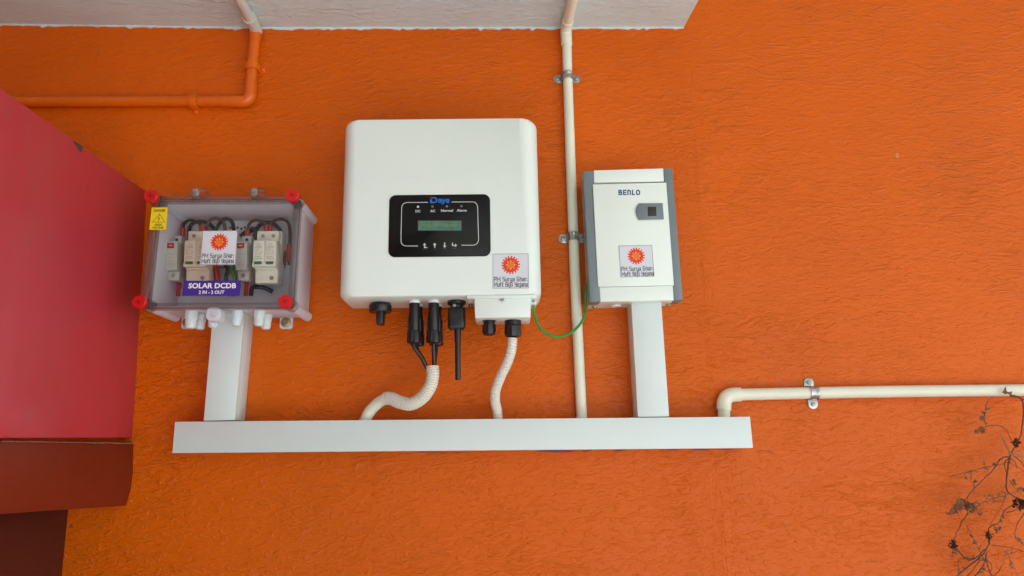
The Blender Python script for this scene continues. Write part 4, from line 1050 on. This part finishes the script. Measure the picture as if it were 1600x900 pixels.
def leaflet(mb, c, d, L, wd, curl=0.3):
    d = d.normalized(); s = d.cross(Vector((random.uniform(-.5, .5), -1, random.uniform(-.5, .5)))).normalized(); nrm = d.cross(s)
    a = c; m1 = c+d*L*.45+s*wd+nrm*curl*wd; m2 = c+d*L*.45-s*wd+nrm*curl*wd; t = c+d*L-nrm*curl*L*.4; mm = c+d*L*.5
    mb.add([a, m1, t, m2, mm], [(0, 1, 4), (1, 2, 4), (2, 3, 4), (3, 0, 4)])
# little leaf pairs
mb = MB()
for (x, y) in ((360, 228), (364, 240), (356, 250), (362, 262), (352, 245), (375, 205), (300, 470), (305, 462), (330, 468), (285, 487), (308, 490), (368, 438), (372, 452), (405, 432), (410, 440), (372, 576), (378, 588), (396, 572), (400, 585), (420, 560), (425, 572), (445, 555), (450, 566), (340, 600), (335, 590), (352, 622), (350, 640), (340, 632),
              (325, 540), (320, 515), (328, 510), (310, 740), (320, 762), (330, 765), (345, 782), (350, 826), (300, 825), (315, 828), (240, 800), (232, 812), (245, 790), (265, 880), (275, 868), (360, 880), (352, 872), (408, 700), (420, 710), (425, 695), (440, 660), (436, 668), (485, 515), (478, 505), (500, 545), (515, 545), (500, 740), (515, 757), (470, 840), (476, 850), (488, 866), (455, 135), (460, 142), (468, 150), (475, 150), (450, 122), (447, 140), (484, 158), (300, 830), (460, 800), (480, 800), (524, 545)):
    c = ZP(x, y, .032)
    for k in range(3):
        a = random.uniform(0, 2*math.pi); leaflet(mb, c, Vector((math.cos(a), random.uniform(-.6, .6), math.sin(a))), random.uniform(.004, .0085), random.uniform(.0013, .0026))
o = mb.build('small_leaf', M['leaf'], pl); o['kind'] = 'stuff'
def fern(ax, ay, bx_, by_, wd, n, m_, w_=.035):
    """curled compound leaf: a rib with crowded leaflets"""
    mb = MB(); a = ZP(ax, ay, w_); b = ZP(bx_, by_, w_+.006)
    rib = smooth([a, a.lerp(b, .5)+Vector((0, -.006, 0)), b], 8); mb.tube(rib, .0008, 5)
    d = (b-a); s = d.cross(Vector((0, 1, 0))).normalized(); W = wd*mpp(w_)/2.647
    n = int(n*1.3)
    for i in range(n):
        k = i/n; p = rib[int(k*(len(rib)-1))]; prof = math.sin(math.pi*min(1, k*.85+.15))**.6
        for sg in (-1, 1):
            for q in range(2):
                dr = s*sg+d.normalized()*random.uniform(.1, .6)+Vector((0, random.uniform(-.7, .3), 0))
                leaflet(mb, p+Vector((random.gauss(0, .0005), random.gauss(0, .001), random.gauss(0, .0005))), dr, W*prof*random.uniform(.8, 1.25), .0010, .8)
    mb.build('curled_leaf', m_, pl)
fern(362, 288, 322, 306, 19, 9, M['leaf'])
fern(282, 588, 210, 645, 20, 15, M['leaf'])
fern(268, 578, 222, 640, 14, 12, M['leaf'], .045)
fern(290, 592, 312, 640, 22, 10, M['leaf'])
def tuft(x, y, rx, n, m_, w_=.038):
    mb = MB(); c = ZP(x, y, w_); R_ = rx*mpp(w_)/2.647
    for i in range(n):
        a = random.uniform(0, 2*math.pi); e = random.uniform(-.8, .8); d = Vector((math.cos(a)*math.cos(e), math.sin(e)*.8, math.sin(a)*math.cos(e)))
        leaflet(mb, c+d*R_*random.uniform(.0, .6), d+Vector((random.gauss(0, .5), 0, random.gauss(0, .5))), R_*random.uniform(.35, .7), R_*random.uniform(.12, .24), .6)
    mb.build('shrivelled_flower', m_, pl)
tuft(495, 350, 22, 40, M['leafd']); tuft(508, 602, 27, 60, M['leafd']); tuft(384, 732, 19, 44, M['leafd']); tuft(234, 768, 22, 46, M['leafd']); tuft(238, 795, 15, 16, M['leaf']); tuft(306, 612, 24, 34, M['leaf']); tuft(530, 545, 9, 12, M['leafd']); tuft(418, 706, 12, 12, M['leafd']); tuft(352, 246, 9, 10, M['leaf'])
mb = MB()
for pts in ([(430, 312), (455, 350), (472, 385), (480, 396)], [(462, 365), (480, 398), (510, 405), (540, 395)], [(470, 398), (500, 388), (530, 372)], [(474, 392), (510, 398), (545, 420)], [(468, 392), (476, 402), (500, 400), (520, 408)], [(440, 330), (470, 395)], [(466, 396), (490, 392), (512, 380)]):
    mb.tube(smooth([ZP(x, y, .045+random.uniform(-.003, .006)) for x, y in pts], 5), .00075, 5)
mb.build('straw_fibre', M['straw'], pl, True)

bpy.context.view_layer.update()
